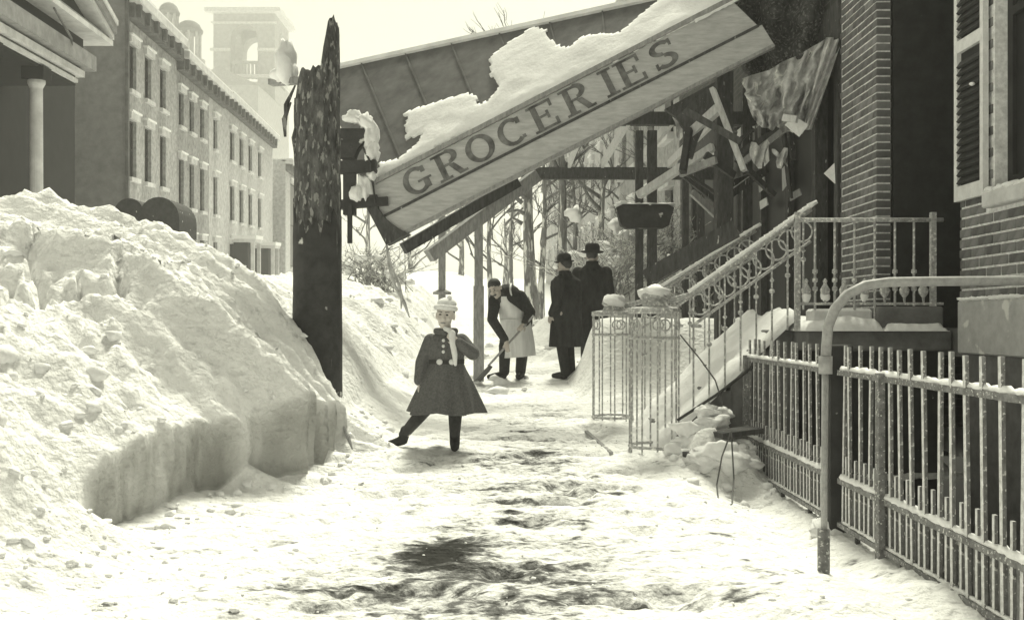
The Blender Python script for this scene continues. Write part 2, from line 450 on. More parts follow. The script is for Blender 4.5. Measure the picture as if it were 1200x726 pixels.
dirt = dirt + 0.10 * smooth(0.25, 0.6, fbm(GX, GY * 1.5, 3.1, 4)) * (D < 0)
dirt = dirt + 0.42 * smooth(0.42, 0.55, fbm(GX + 31, GY * 1.2 + 7, 5.0, 3)) * (0.7 - 0.6 * (D > 0)) * (1 - smooth(9, 11, GY))
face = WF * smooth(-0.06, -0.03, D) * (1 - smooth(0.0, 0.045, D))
cut_shade = face * np.clip(0.86 + 0.5 * fbm(GY * 2.2, GZ * 1.2, 2.5, 4, 0.6) + 0.25 * fbm(GY * 9, GZ * 2, 3, 2), 0.25, 1)  # shade of the shovelled face put into the colour, broken up by noise
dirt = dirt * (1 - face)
dirt = np.clip(dirt, 0, 1.0)
# the shovelled face is cut in under its rim
GX = GX + 0.035 * fbm(GY * 5, GZ * 2.2, 3, 4, 0.6) * WF * smooth(-0.12, -0.02, D) * (1 - smooth(0.03, 0.12, D))
GX = GX - 0.09 * WF * smooth(-0.14, -0.05, D) * (1 - smooth(-0.05, 0.03, D))
nrow, ncol = GX.shape
def sub_mesh(name, mask, m):
    idx = np.full(GX.size, -1); faces = []
    ii, jj = np.nonzero(mask)
    a = ii * ncol + jj
    q = np.stack([a, a + 1, a + ncol + 1, a + ncol], 1)
    u = np.unique(q); idx[u] = np.arange(len(u))
    co = np.stack([GX.ravel()[u], GY.ravel()[u], GZ.ravel()[u]], 1)
    me = bpy.data.meshes.new(name)
    me.from_pydata(co.tolist(), [], idx[q].tolist())
    at = me.attributes.new('dirt', 'FLOAT', 'POINT'); at.data.foreach_set('value', dirt.ravel()[u].astype(np.float32))
    at = me.attributes.new('cut_shade', 'FLOAT', 'POINT'); at.data.foreach_set('value', cut_shade.ravel()[u].astype(np.float32))
    me.polygons.foreach_set('use_smooth', [True] * len(me.polygons)); me.materials.append(M[m])
    o = bpy.data.objects.new(name, me); COL.objects.link(o); return struct(o)
cX = (GX[:-1, :-1] + GX[1:, 1:]) / 2; cY = (GY[:-1, :-1] + GY[1:, 1:]) / 2; cD = (D[:-1, :-1] + D[1:, 1:]) / 2
hole = (cX > 2.085) & (cY < 7.7)
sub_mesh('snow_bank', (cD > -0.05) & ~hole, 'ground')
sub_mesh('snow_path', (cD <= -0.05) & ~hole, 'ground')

# the wider ground, out to the horizon
def wide_ground():
    xs = np.array(sorted(set([-300, -200, -120, -80, -50, -35, -25, -18, -13, -10, -7.35, -6, -5, -4, -3.4, -2.9, -2.5, -2.2, -1.95, -1.75, -1.6, -1.45, -1.3, -1.1, -.8, -.3, .3, 1, 2.5, 3.55, 6, 10, 15, 25, 40, 70, 120, 200, 300])))
    ys = np.array(sorted(set([-60, -40, -15, -5, -2, 0, 1.75, 4, 8, 12, 16, 20, 25.6, 27, 29, 31, 33, 35, 38, 41, 45, 50, 56, 63, 71, 80, 90, 105, 120, 140, 200, 300, 420])))
    xs = np.array(xs, float); ys = np.array(ys, float)
    gx, gy = np.meshgrid(xs, ys)
    z = 0.055 * (np.clip(gy, -3, 140) - 4.2)
    e, d, wf = bank_extra(gx, np.clip(gy, 1.7, 30))
    e = e * (gx < 0)
    e = np.where(gx < -8, 0.5, e)
    near = smooth(-3, 1.6, gy)
    z = z + e * near * (1 - smooth(60, 90, gy)) + 0.06 * fbm(gx, gy, 0.3, 3)
    fs = []
    nc = len(xs)
    for i in range(len(ys) - 1):
        for j in range(nc - 1):
            if xs[j] >= -7.36 and xs[j + 1] <= 3.56 and ys[i] >= 1.74 and ys[i + 1] <= 25.61: continue
            a = i * nc + j; fs.append((a, a + 1, a + nc + 1, a + nc))
    me = bpy.data.meshes.new('snow_ground')
    me.from_pydata(np.stack([gx.ravel(), gy.ravel(), z.ravel()], 1).tolist(), [], fs)
    me.polygons.foreach_set('use_smooth', [True] * len(me.polygons)); me.materials.append(M['snow'])
    o = bpy.data.objects.new('snow_ground', me); COL.objects.link(o); struct(o)
wide_ground()

# sunk areaway behind the iron fence
struct(MB().box(2.1, 3.5, -2, 7.66, -1.5, -1.3).build('areaway_floor', 'stone'))
struct(MB().box(1.9, 2.1, -2, 7.7, -1.5, -0.06).build('areaway_wall', 'stone'))

# ------------------------------------------------------------------ loose snow clods (nobody could count these)
def chunk(mb, c, r, rnd):
    bm = bmesh.new()
    for i in range(rnd.randint(14, 22)):
        v = Vector((rnd.gauss(0, 1), rnd.gauss(0, 1), rnd.gauss(0, 1))).normalized() * rnd.uniform(.8, 1.08)
        bm.verts.new((c[0] + v.x * r[0], c[1] + v.y * r[1], c[2] + v.z * r[2]))
    bmesh.ops.convex_hull(bm, input=bm.verts)
    bm.verts.index_update()
    n0 = len(mb.v); mb.v += [tuple(v.co) for v in bm.verts]; mb.fc += [tuple(v.index + n0 for v in f.verts) for f in bm.faces]
    bm.free()
def clods():
    mb = MB()
    rnd = random.Random(5)
    def put(x, y, r, k):
        z = hz(x, y)
        chunk(mb, (x, y, z + r * rnd.uniform(-.4, .1)), (r * rnd.uniform(.7, 1.5), r * rnd.uniform(.7, 1.4), r * rnd.uniform(.5, 1)), rnd)
    for i in range(330):      # on the bank
        y = rnd.uniform(4.2, 9.5); x = float(Xw(np.array(y))) - rnd.random() ** 1.3 * 2.4 - 0.05
        put(x, y, rnd.choice([.006, .008, .010, .014, .018, .024, .034]), i)
    for i in range(45):       # bigger blocks at the left
        y = rnd.uniform(5.0, 6.6); x = -y * rnd.uniform(.36, .54)
        if x < float(Xw(np.array(y))) - .15: put(x, y, abs(rnd.gauss(.02, .025)) + .015, i)
    for i in range(190):      # along the foot of the cut
        y = rnd.uniform(4.4, 9.2); x = float(Xw(np.array(y))) + abs(rnd.gauss(0, .2)) + .05
        put(x, y, rnd.choice([.006, .008, .012, .016, .022, .04]), i)
    for i in range(190):      # near left foreground
        y = rnd.uniform(3.3, 5.2); x = rnd.uniform(-2.5, -1.0)
        put(x, y, rnd.choice([.005, .007, .01, .013, .018, .028]), i)
    for i in range(320):      # the walk
        y = rnd.uniform(3.8, 11); x = rnd.uniform(-1.1, 1.7)
        put(x, y, rnd.choice([.005, .007, .010, .015]), i)
    for i in range(60):       # round the stoop
        y = rnd.uniform(6.8, 8.2); x = rnd.uniform(1.2, 1.9)
        put(x, y, rnd.choice([.015, .03, .05]), i)
    for i in range(150):      # heaps further up the walk
        y = rnd.uniform(11.5, 22); x = rnd.uniform(-2.4, 3)
        put(x, y, rnd.choice([.03, .05, .08, .12]), i)
    stuff(mb.build('snow_clods', 'snow', sm=True))
clods()

# ------------------------------------------------------------------ brick house on the right (wall, window, shutter, door recess)
BRK = {}
def brick_mesh(kind, L, depth=0.12, h=0.061):
    key = (kind, round(L, 3), depth)
    if key not in BRK:
        b = MB(); b.box(0, depth, -L / 2, L / 2, -h / 2, h / 2)
        o = b.build('brick', kind, None, bevel=0.004); me = o.data
        bpy.data.objects.remove(o); BRK[key] = me
    return BRK[key]
def lay(parent, x, y0, y1, z0, z1, kinds, skip=None, depth=0.12, jit=0.0035):
    rnd = random.Random(int(y0 * 100)); c = 0; z = z0 + 0.0385
    while z < z1:
        y = y0 - (0.1075 if c % 2 else 0)
        while y < y1 - 0.02:
            a, b = max(y, y0), min(y + 0.2, y1)
            if b - a > 0.04 and not (skip and skip((a + b) / 2, z)):
                inst(brick_mesh(rnd.choice(kinds), round(b - a, 2), depth), 'brick', parent,
                     (x + rnd.uniform(-jit, jit), (a + b) / 2, z), (0, rnd.uniform(-.02, .02), rnd.uniform(-.015, .015)))
            y += 0.215
        z += 0.077; c += 1

XB = 3.40
house = thing('brick_house', 'brick row house with pale shutter and stuccoed base at the right edge', 'house', (XB, 5.0, 0))
w = MB()
w.box(XB + .010, XB + .4, 4.6, 5.85, 1.42, 6.1); w.box(XB + .010, XB + .4, 6.93, 7.44, 1.42, 6.1)
w.box(XB + .010, XB + .4, 5.85, 6.93, 1.42, 2.08); w.box(XB + .010, XB + .4, 5.85, 6.93, 4.9, 6.1)
w.box(XB + .402, 9, 4.6, 7.44, 0, 6.1); w.box(4.402, 9, 7.44, 9.19, 0, 6.1)
wall = w.build('wall', 'mortar', house)
lay(wall, XB, 6.2, 7.45, 1.42, 4.9, ['brick', 'brick_b'], lambda y, z: y < 6.95 and z > 2.02)
b = MB(); b.box(XB - .02, XB + .4, 4.59, 7.45, 1.02, 1.415); b.build('plinth', 'stucco', house, bevel=.01)
b = MB(); b.box(XB + .02, XB + .4, -2, 7.44, -1.5, 1.02); b.build('basement_wall', 'stone', house)
b = MB()
for i in range(14): rough_lump(b, (XB - .0, 6.3 + i * .085, 1.425), (.035, .06, .018), i, .4)
b.build('snow_ledge', 'snow', house, sm=True)
win = MB()
win.box(XB + .10, XB + .16, 5.85, 5.93, 2.18, 4.9); win.box(XB + .10, XB + .16, 6.86, 6.93, 2.18, 4.9)
win.box(XB + .10, XB + .16, 5.93, 6.86, 2.18, 2.28); win.box(XB + .095, XB + .155, 5.93, 6.86, 3.4, 3.46)
win.box(XB + .10, XB + .15, 6.37, 6.40, 2.28, 3.4); win.box(XB + .10, XB + .15, 6.37, 6.40, 3.46, 4.9)
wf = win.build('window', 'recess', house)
MB().box(XB + .13, XB + .14, 5.93, 6.86, 2.28, 4.9).build('pane', 'glass', wf)
MB().box(XB - .07, XB + .1, 5.78, 6.97, 2.06, 2.175).build('window_sill', 'stone_pale', house, bevel=.012)
b = MB()
for i in range(9): rough_lump(b, (XB - .02, 5.85 + i * .13, 2.18), (.05, .09, .025), 40 + i, .4)
b.build('sill_snow', 'snow', house, sm=True)
# open shutter folded back on the wall
sh = MB(); x0, x1 = XB - .055, XB - .015
sh.box(x0, x1, 6.97, 7.02, 2.16, 4.95); sh.box(x0, x1, 7.38, 7.43, 2.16, 4.95)
sh.box(x0 + .002, x1 - .002, 7.02, 7.38, 2.16, 2.27); sh.box(x0 + .002, x1 - .002, 7.02, 7.38, 3.27, 3.36); sh.box(x0 + .002, x1 - .002, 7.02, 7.38, 4.86, 4.95)
sho = sh.build('shutter', 'paint', house); sho['label'] = 'off white shutter folded back beside the window'
sl_ = MB().box(-.012, .012, 7.02 - 7.2, 7.38 - 7.2, -.028, .028).build('slat', 'recess', None); sl_.parent = sho
MB().box(XB - .022, XB - .016, 7.02, 7.38, 2.27, 4.86).build('backing', 'recess', sho)
sl_.location = Vector((XB - .035, 7.2, 2.31)) - wloc(sho); sl_.rotation_euler = (0, R(35), 0)
for i in range(1, 44):
    z = 2.31 + i * .058
    if 3.22 < z < 3.41 or z > 4.83: continue
    inst(sl_, 'slat', sho, (XB - .035, 7.2, z), (0, R(35), 0))
rough = MB(); rough_lump(rough, (XB - .06, 7.12, 2.98), (.02, .03, .015), 3); rough.build('shutter_dog', 'paint', house)
# door recess
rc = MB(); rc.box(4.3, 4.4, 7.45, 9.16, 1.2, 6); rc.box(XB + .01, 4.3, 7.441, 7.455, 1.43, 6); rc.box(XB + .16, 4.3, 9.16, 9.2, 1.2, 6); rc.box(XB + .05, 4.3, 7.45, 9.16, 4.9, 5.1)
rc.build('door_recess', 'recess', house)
dr = MB(); dr.box(4.24, 4.298, 7.8, 8.8, 1.22, 3.9); d = dr.build('door', 'recess', house)
for yy in (7.9, 8.36):
    for z0, z1 in ((1.4, 2.1), (2.25, 3.7)):
        MB().box(4.215, 4.24, yy, yy + .36, z0, z1).build('panel', 'recess', d, bevel=.02)
MB().ell((4.19, 8.72, 2.15), .035).build('door_knob', 'iron', d, sm=True)

# ------------------------------------------------------------------ grocery store beyond the stoop
store = thing('grocery_store', 'dark brick grocery store with brick pier beside the door recess', 'shop', (XB, 10.2, 0))
b = MB(); b.box(XB + .010, XB + .135, 9.17, 10.15, 0, 5); pier = b.build('pier', 'mortar', store)
lay(pier, XB, 9.16, 10.16, .78, 4.75, ['brick', 'brick_b', 'brick'], None, 0.14)
b = MB(); b.box(XB + .01, 9, 10.17, 20, 4.62, 6.2); b.box(XB + .15, 9, 9.21, 10.17, 0, 6.2); b.box(XB + .02, XB + .15, 9.17, 10.165, 5.0, 6.2)
b.build('wall', 'wall_brick_dark', store)
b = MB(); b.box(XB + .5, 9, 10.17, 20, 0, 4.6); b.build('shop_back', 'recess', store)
b = MB(); b.box(XB - .02, XB + .45, 10.17, 20, 4.2, 4.6); b.build('shop_lintel', 'timber_dark', store)
for yy in (10.25, 11.0, 12.1, 13.4, 14.8, 16.5, 18.5):
    MB().box(XB, XB + .14, yy, yy + .12, .3, 4.2).build('mullion', 'timber_dark', store)
for ya, yb in ((11.12, 12.1), (12.22, 13.4), (13.52, 14.8), (14.92, 16.5), (16.62, 18.5)):
    f = MB().box(XB + .03, XB + .3, ya, yb, .3, 1.35).build('bulkhead', 'timber_dark', store)
    MB().box(XB + .08, XB + .09, ya, yb, 1.35, 4.2).build('shop_window', 'glass', store)
for i, (px, py, ww, hh) in enumerate([(898, 182, .10, .20), (893, 216, .13, .14), (895, 238, .15, .10), (919, 208, .07, .24), (932, 228, .17, .08)]):
    Y = 3.34 * F / (px - 600); p = P(px, py, Y)
    b = MB(); b.add([(p.x, p.y + ww * 1.4 * q, p.z + hh * r / 1.6) for q, r in ((-1, -.7), (.9, -1), (1.1, .8), (-.6, 1))] + [(p.x + .012, p.y + ww * 1.4 * q, p.z + hh * r / 1.6) for q, r in ((-1, -.7), (.9, -1), (1.1, .8), (-.6, 1))],
                  [(0, 1, 2, 3), (7, 6, 5, 4), (0, 4, 5, 1), (1, 5, 6, 2), (2, 6, 7, 3), (3, 7, 4, 0)])
    b.build('window_notice', 'timber_pale' if i not in (1, 4) else 'timber', store)

# ------------------------------------------------------------------ stoop
stp = thing('stone_stoop', 'snow-filled stone stoop climbing to the dark door recess', 'stoop', (1.8, 8.8, 0.1))
nst, sx0, run, rise, gz = 6, 1.28, 0.17, 0.165, 0.2
for i in range(nst):
    MB().box(sx0 + i * run, sx0 + (i + 1) * run + .03, 8.05, 9.62, gz - .3, gz + (i + 1) * rise).build('step', 'stone', stp, bevel=.012)
lz = gz + nst * rise
MB().box(2.30, XB + .04, 7.66, 9.75, lz - .16, lz).build('landing', 'stone', stp, bevel=.015)
MB().box(2.5, XB + .04, 7.9, 9.7, -1.5, lz - .165).build('landing_wall', 'recess', stp)
MB().box(XB + .05, 4.3, 7.45, 9.16, lz - .2, lz + .012).build('threshold', 'stone', stp)
MB().box(2.86, XB - .01, 7.70, 7.92, lz, lz + .19).build('kerb_block', 'stone', stp, bevel=.015)
MB().box(2.36, 2.84, 7.72, 7.9, lz + .06, lz + .17).build('kerb_block', 'stone_pale', stp, bevel=.02)
# snow lying on steps and landing
def snow_sheet(name, fz, x0, x1, y0, y1, nx, ny, parent, th=.05, amp=.04):
    b = MB(); vs = []; fs = []
    xs = np.linspace(x0, x1, nx); ys = np.linspace(y0, y1, ny)
    gx, gy = np.meshgrid(xs, ys)
    wob = 0.5 * fbm(gx * 1.3, gy * 1.3 + 5, 3, 3)
    edge = np.minimum(np.minimum((gx - x0), (x1 - gx)), np.minimum(gy - y0, y1 - gy))
    h = th * smooth(-.0, .06, edge) * (1 + wob) + amp * fbm(gx, gy, 5, 4) * smooth(0, .08, edge)
    for i in range(ny):
        for j in range(nx):
            ex = 0.02 * float(vnoise(np.array(gx[i, j] * 9), np.array(gy[i, j] * 9)))
            vs.append((gx[i, j], gy[i, j] - (ex if i == 0 else 0), fz(gx[i, j], gy[i, j]) + max(float(h[i, j]), -.0)))
    for i in range(ny - 1):
        for j in range(nx - 1):
            fs.append((i * nx + j, i * nx + j + 1, (i + 1) * nx + j + 1, (i + 1) * nx + j))
    n = len(vs)
    brd = [j for j in range(nx)] + [i * nx + nx - 1 for i in range(1, ny)] + [(ny - 1) * nx + j for j in range(nx - 2, -1, -1)] + [i * nx for i in range(ny - 2, 0, -1)]
    for k in brd: vs.append((vs[k][0], vs[k][1], fz(vs[k][0], vs[k][1]) - .005))
    for k in range(len(brd)):
        q = (k + 1) % len(brd); fs.append((brd[k], n + k, n + q, brd[q]))
    b.add(vs, fs); return b.build(name, 'snow', parent, sm=True)
ramp = lambda x, y: gz + .06 + (min(max(x, sx0 - .3), 2.3) - sx0) / run * rise * 1.0 + .02
snow_sheet('step_snow', ramp, sx0 - .15, 2.36, 8.0, 9.66, 26, 30, stp, .10, .07)
snow_sheet('landing_snow', lambda x, y: lz, 2.28, 2.9, 7.6, 9.7, 18, 40, stp, .09, .03)
snow_sheet('landing_snow', lambda x, y: lz + (.0 if y < 7.7 else 0), 2.88, XB - .02, 7.58, 7.71, 22, 6, stp, .06, .02)

def baluster_mesh(h, r=.010, collars=(.38, .46, .54)):
    prof = [(r, 0)]
    for c in collars:
        z = c * h
        prof += [(r, z - .02), (r * 2.2, z - .012), (r * 2.2, z + .012), (r, z + .02)]
    prof += [(r, h)]
    o = MB().lathe(prof, (0, 0, 0), 8).build('baluster', 'iron_pale', None, sm=False); me = o.data; bpy.data.objects.remove(o); return me
def newel(parent, cx, cy, z0, h, r=.20, nb=10):
    for k in range(nb):
        th = 2 * math.pi * (k + .5) / nb
        zz = hz(cx + r * math.cos(th), cy + r * math.sin(th)) - .04
        MB().tube([(cx + r * math.cos(th), cy + r * math.sin(th), min(zz, z0)), (cx + r * math.cos(th), cy + r * math.sin(th), z0 + h * .86)], .0075, 6).build('newel_bar', 'iron_pale', parent)
    for zz in (z0 + .04, z0 + h * .70, z0 + h * .86):
        MB().tube([(cx + r * math.cos(t * math.pi / 12), cy + r * math.sin(t * math.pi / 12), zz) for t in range(25)], .013, 6).build('hoop', 'iron_pale', parent)
    for k in range(nb // 2):   # scroll rings under the top hoop
        th = 2 * math.pi * k / (nb // 2)
        c = Vector((cx + r * math.cos(th), cy + r * math.sin(th), z0 + h * .78)); t = Vector((-math.sin(th), math.cos(th), 0))
        MB().tube([c + t * .045 * math.cos(a * math.pi / 6) + Vector((0, 0, .045 * math.sin(a * math.pi / 6))) for a in range(13)], .007, 5).build('scroll', 'iron_pale', parent)
    MB().lathe([(r * 1.05, h * .86), (r * 1.05, h * .885), (r * .5, h * .90), (r * .42, h * .93), (r * .55, h * .95), (r * .5, h * .975), (.02, h)], (cx, cy, z0), 14).build('newel_cap', 'iron_pale', parent, sm=False)
    b = MB(); rough_lump(b, (cx, cy, z0 + h * .975), (r * .6, r * .6, .06), cx * 9, .35, 12, 8); b.build('snow_cap', 'snow', parent, sm=True)

def stair_rail(name, label, y, nx, h, group=None, snow=True):
    z0 = hz(nx, y)
    t = thing(name, label, 'railing', (nx, y, z0), group)
    newel(t, nx, y, z0, h)
    a = Vector((nx + .12, y, z0 + h * .93)); b_ = Vector((2.42, y, lz + .98)); mid = Vector((nx + .3, y, z0 + h * .97))
    MB().tube([a, mid, b_], .024, 8).build('handrail', 'iron_pale', t, sm=True)
    lo = Vector((0, 0, -.26))
    MB().tube([mid + lo, b_ + lo], .014, 6).build('lower_rail', 'iron_pale', t, sm=True)
    if snow:
        bb = MB(); n = 26
        for i in range(n):
            p = mid.lerp(b_, i / (n - 1)); bb.tube([p + Vector((-.02, 0, .022)), p + Vector((.05, 0, .06))], [.018 + random.random() * .008, .016 + random.random() * .008], 6)
        bb.build('snow_cap', 'snow', t, sm=True)
    for i in range(9):
        p = (mid + lo * .5).lerp(b_ + lo * .5, (i + .7) / 9.4)
        MB().tube([p + Vector((.085 * math.cos(a * math.pi / 7), 0, .085 * math.sin(a * math.pi / 7))) for a in range(15)], .008, 5).build('scroll', 'iron_pale', t)
    n = 8
    for i in range(n):
        x = nx + .32 + i * (2.36 - nx - .32) / (n - 1); k = (x - mid.x) / (b_.x - mid.x); top = mid.z + (b_.z - mid.z) * k
        bot = gz + max(0, math.floor((x - sx0) / run) + 1) * rise if x > sx0 else z0
        MB().lathe([(.008, 0), (.008, (top - bot) * .5), (.022, (top - bot) * .5 + .01), (.022, (top - bot) * .5 + .03), (.008, (top - bot) * .5 + .04), (.008, (top - bot) * .6), (.02, (top - bot) * .6 + .015), (.008, (top - bot) * .6 + .03), (.008, top - bot)], (x, y, bot), 7).build('baluster', 'iron_pale', t)
    return t
stair_rail('stoop_railing', 'nearer iron stoop railing with round basket newel standing on the walk', 7.95, 1.15, 1.30, 'iron stoop railings')
stair_rail('stoop_railing', 'farther iron stoop railing with basket newel next to the two dark-coated men', 9.75, 1.0, 1.22, 'iron stoop railings')
# landing railing
lr = thing('landing_railing', 'ornate iron railing with collared balusters along the snowy stoop landing', 'railing', (2.25, 7.74, lz))
bm_ = baluster_mesh(.86)
for x in (2.39, 2.545, 2.70, 2.86, 3.02, 3.17):
    inst(bm_, 'baluster', lr, (x, 7.74, lz))
for x in (2.25, 3.32):
    MB().box(x - .02, x + .02, 7.72, 7.76, lz, lz + .93).build('railing_post', 'iron_pale', lr)
MB().tube([(2.23, 7.74, lz + .87), (3.40, 7.74, lz + .87)], .017, 8).build('top_rail', 'iron_pale', lr, sm=True)
MB().box(2.25, 3.40, 7.728, 7.752, lz + .20, lz + .22).build('bottom_rail', 'iron_pale', lr)
fin = MB().lathe([(.008, 0), (.012, .04), (.035, .07), (.04, .10), (.022, .13), (.012, .15), (.02, .17), (.002, .19)], (0, 0, 0), 9).build('finial', 'iron_pale', None, sm=True); fin.parent = lr
fin.location = Vector((2.32, 7.74, lz + .22)) - wloc(lr)
for x in (2.47, 2.62, 2.78, 2.94, 3.095, 3.245): inst(fin, 'finial', lr, (x, 7.74, lz + .22))
b = MB()
for x in (2.32, 2.47, 2.62, 2.78): rough_lump(b, (x, 7.74, lz + .27), (.035, .03, .045), x * 50)
stuff(b.build('snow_cap', 'snow', lr, sm=True))

# ------------------------------------------------------------------ iron area fence
fx = lambda y: 1.97 - .0087 * y
fence = thing('iron_fence', 'low iron area fence with snow along its rails at the right', 'fence', (fx(5.5), 5.5, -.05))
ZT, ZR, ZM, ZB = 1.12, .96, .33, .075
segs = ((3.3, 5.70), (6.0, 7.85))
pk = MB().box(-.008, .008, -.0125, .0125, ZB, ZT).build('picket', 'iron', fence)
dk = MB().box(-.007, .007, -.010, .010, ZB + .02, ZM + .15).build('short_picket', 'iron', fence)
for o_ in (pk, dk):      # snow blown on to the street side of each bar
    o_.data.materials.append(M['frost'])
    for p_ in o_.data.polygons:
        if p_.normal.x < -.5 or p_.normal.z > .5: p_.material_index = 1
first = True
for a, b_ in segs:
    n = int(round((b_ - a) / .1425))
    for i in range(n + 1):
        y = a + (b_ - a) * i / n
        if first:
            pk.location = Vector((fx(y), y, 0)) - wloc(fence); pk.data.transform(Matrix.Translation(wloc(fence) - Vector((0, 0, 0)))); dk.data.transform(Matrix.Translation(wloc(fence)))
            dk.location = Vector((fx(y), y + .07, 0)) - wloc(fence); first = False
        else:
            inst(pk, 'picket', fence, (fx(y) + random.uniform(-.004, .004), y, random.uniform(-.008, .006)), (random.uniform(-.008, .008), random.uniform(-.012, .012), 0))
            if i < n: inst(dk, 'short_picket', fence, (fx(y), y + .07, random.uniform(-.006, .006)))
    for nm, z, h in (('top_rail', ZR, .030), ('mid_rail', ZM, .030), ('bottom_rail', ZB, .026)):
        MB().beam((fx(a), a - .03, z), (fx(b_), b_ + .03, z), .044, h).build(nm, 'iron', fence)
    for z, rr in ((ZR + .022, .022), (ZM + .022, .024), (ZB + .018, .014)):
        pts = []; rad = []
        m = int((b_ - a) / .035)
        for i in range(m + 1):
            y = a + (b_ - a) * i / m; pts.append((fx(y), y, z + random.uniform(-.002, .004))); rad.append(rr * random.uniform(.55, 1.15))
        MB().tube(pts, rad, 6).build('snow_cap', 'snow', fence, sm=True)
    MB().box(fx((a + b_) / 2) + .014, fx((a + b_) / 2) + .020, a, b_, ZB, ZM - .01).build('kick_panel', 'plate', fence)
    k = a + .3
    while k < b_:
        MB().box(fx(k) - .012, fx(k) + .012, k - .012, k + .012, -.12, ZB).build('leg', 'iron_dark', fence); k += .62
for y in (5.06, 7.87):
    MB().box(fx(y) - .045, fx(y) - .012, y - .026, y + .026, -.12, ZR + .03).build('fence_post', 'iron', fence)
MB().box(fx(5.8) - .055, fx(5.8) + .085, 5.76, 5.90, -.15, 1.12).build('pillar', 'recess', fence, bevel=.008)
b = MB(); rough_lump(b, (fx(5.93) - .0, 5.80, -.02), (.16, .1, .10), 77, .5, 10, 8); b.build('drift', 'snow', fence, sm=True)

# bent pipe rail in front of the fence
pr = thing('pipe_rail', 'bent pipe handrail arching over the iron fence down to the snow', 'handrail', (1.59, 5.0, -.03))
pts = [(XB, 5.05, 1.475), (2.1, 5.0, 1.46), (1.92, 5.0, 1.457), (1.80, 5.0, 1.44), (1.71, 5.0, 1.395), (1.645, 5.0, 1.32), (1.61, 5.0, 1.23), (1.60, 5.0, 1.10), (1.595, 5.0, 1.0)]
MB().tube(pts, .026, 10).build('pipe', 'pipe', pr, sm=True)
MB().tube([(1.595, 5.0, 1.01), (1.588, 5.0, -.1)], .017, 8).build('post', 'pipe', pr, sm=True)
MB().tube([(1.588, 5.0, -.12), (1.588, 5.0, .20)], .032, 8).build('post_base', 'iron', pr, sm=True)
MB().tube([(1.597, 5.0, .99), (1.597, 5.0, 1.08)], .036, 10).build('collar', 'pipe', pr, sm=True)

# ------------------------------------------------------------------ wreckage by the stoop
def loose(name, label, cat, mb, m, group=None, sm=False):
    o = mb.build(name, m, None, sm=sm); o['label'] = label; o['category'] = cat
    if group: o['group'] = group
    return o
loose('loose_pole', 'thin dark pole leaning from the basket newel to the end of the iron fence', 'pole', MB().tube([P(794, 492, 7.7), P(840, 462, 7.75), P(884, 428, 7.8)], .012, 6), 'iron_dark')
loose('bent_wire', 'thin wire sagging from the near stoop railing down to the snow heap', 'wire', MB().tube([P(797, 392, 7.8), P(820, 420, 7.8), P(838, 445, 7.8), P(846, 470, 7.8), P(845, 490, 7.8)], .006, 5), 'wire')
loose('wire_loop', 'hanging wire loop touching the snow below the broken boards', 'wire', MB().tube([P(857, 505, 7.0), P(846, 535, 7.0), P(840, 568, 6.9), P(842, 588, 6.6), P(850, 596, 6.5), P(858, 590, 6.6), P(860, 560, 6.9), P(857, 505, 7.0)], .006, 5), 'wire')
g = 'broken boards under the snow by the stoop'
loose('broken_board', 'snow-covered dark board sticking out between stoop and fence', 'board', MB().beam(P(838, 509, 7.35), P(886, 503, 7.5), .2, .04), 'timber_dark', g)
loose('broken_board', 'lowest dark board end poking from the snow left of the wire loop', 'board', MB().beam(P(806, 534, 7.3), P(838, 528, 7.4), .14, .05), 'timber_dark', g)
loose('broken_board', 'short dark board end poking from the upper snow heap by the newel', 'board', MB().beam(P(824, 512, 7.5), P(842, 510, 7.5), .12, .04), 'timber_dark', g)
b = MB()
for i, (px, py, Y, r) in enumerate([(815, 500, 7.6, .13), (835, 492, 7.6, .10), (850, 530, 7.25, .16), (868, 535, 7.3, .13), (800, 525, 7.5, .10), (826, 478, 7.7, .09), (832, 538, 7.25, .13), (810, 514, 7.55, .11), (845, 480, 7.75, .07), (872, 520, 7.4, .08)]):
    rough_lump(b, P(px, py + 4, Y), (r * 1.2, r * .9, r * .62), 300 + i, .5, 22, 16)
stuff(b.build('snow_heap', 'snow', sm=True))
b = MB(); b.beam(P(758, 326, 9.2), P(862, 268, 9.0), .22, .15)
loose('fallen_plank', 'dark heavy plank lying sloped up between the two stoop railings', 'plank', b, 'timber_dark')
loose('stick', 'thin dark stick standing askew in the snow beside the cut bank', 'stick', MB().tube([P(401, 497, 7.9), P(408, 512, 7.85), P(413, 526, 7.8)], [.009, .018, .006], 6), 'timber')
loose('stick', 'thin stick lying flat on the walk before the basket newel', 'stick', MB().beam(Vector((.68, 9.0, hz(.68, 9.0) + .012)), Vector((.80, 7.9, hz(.80, 7.9) + .012)), .03, .02), 'timber')

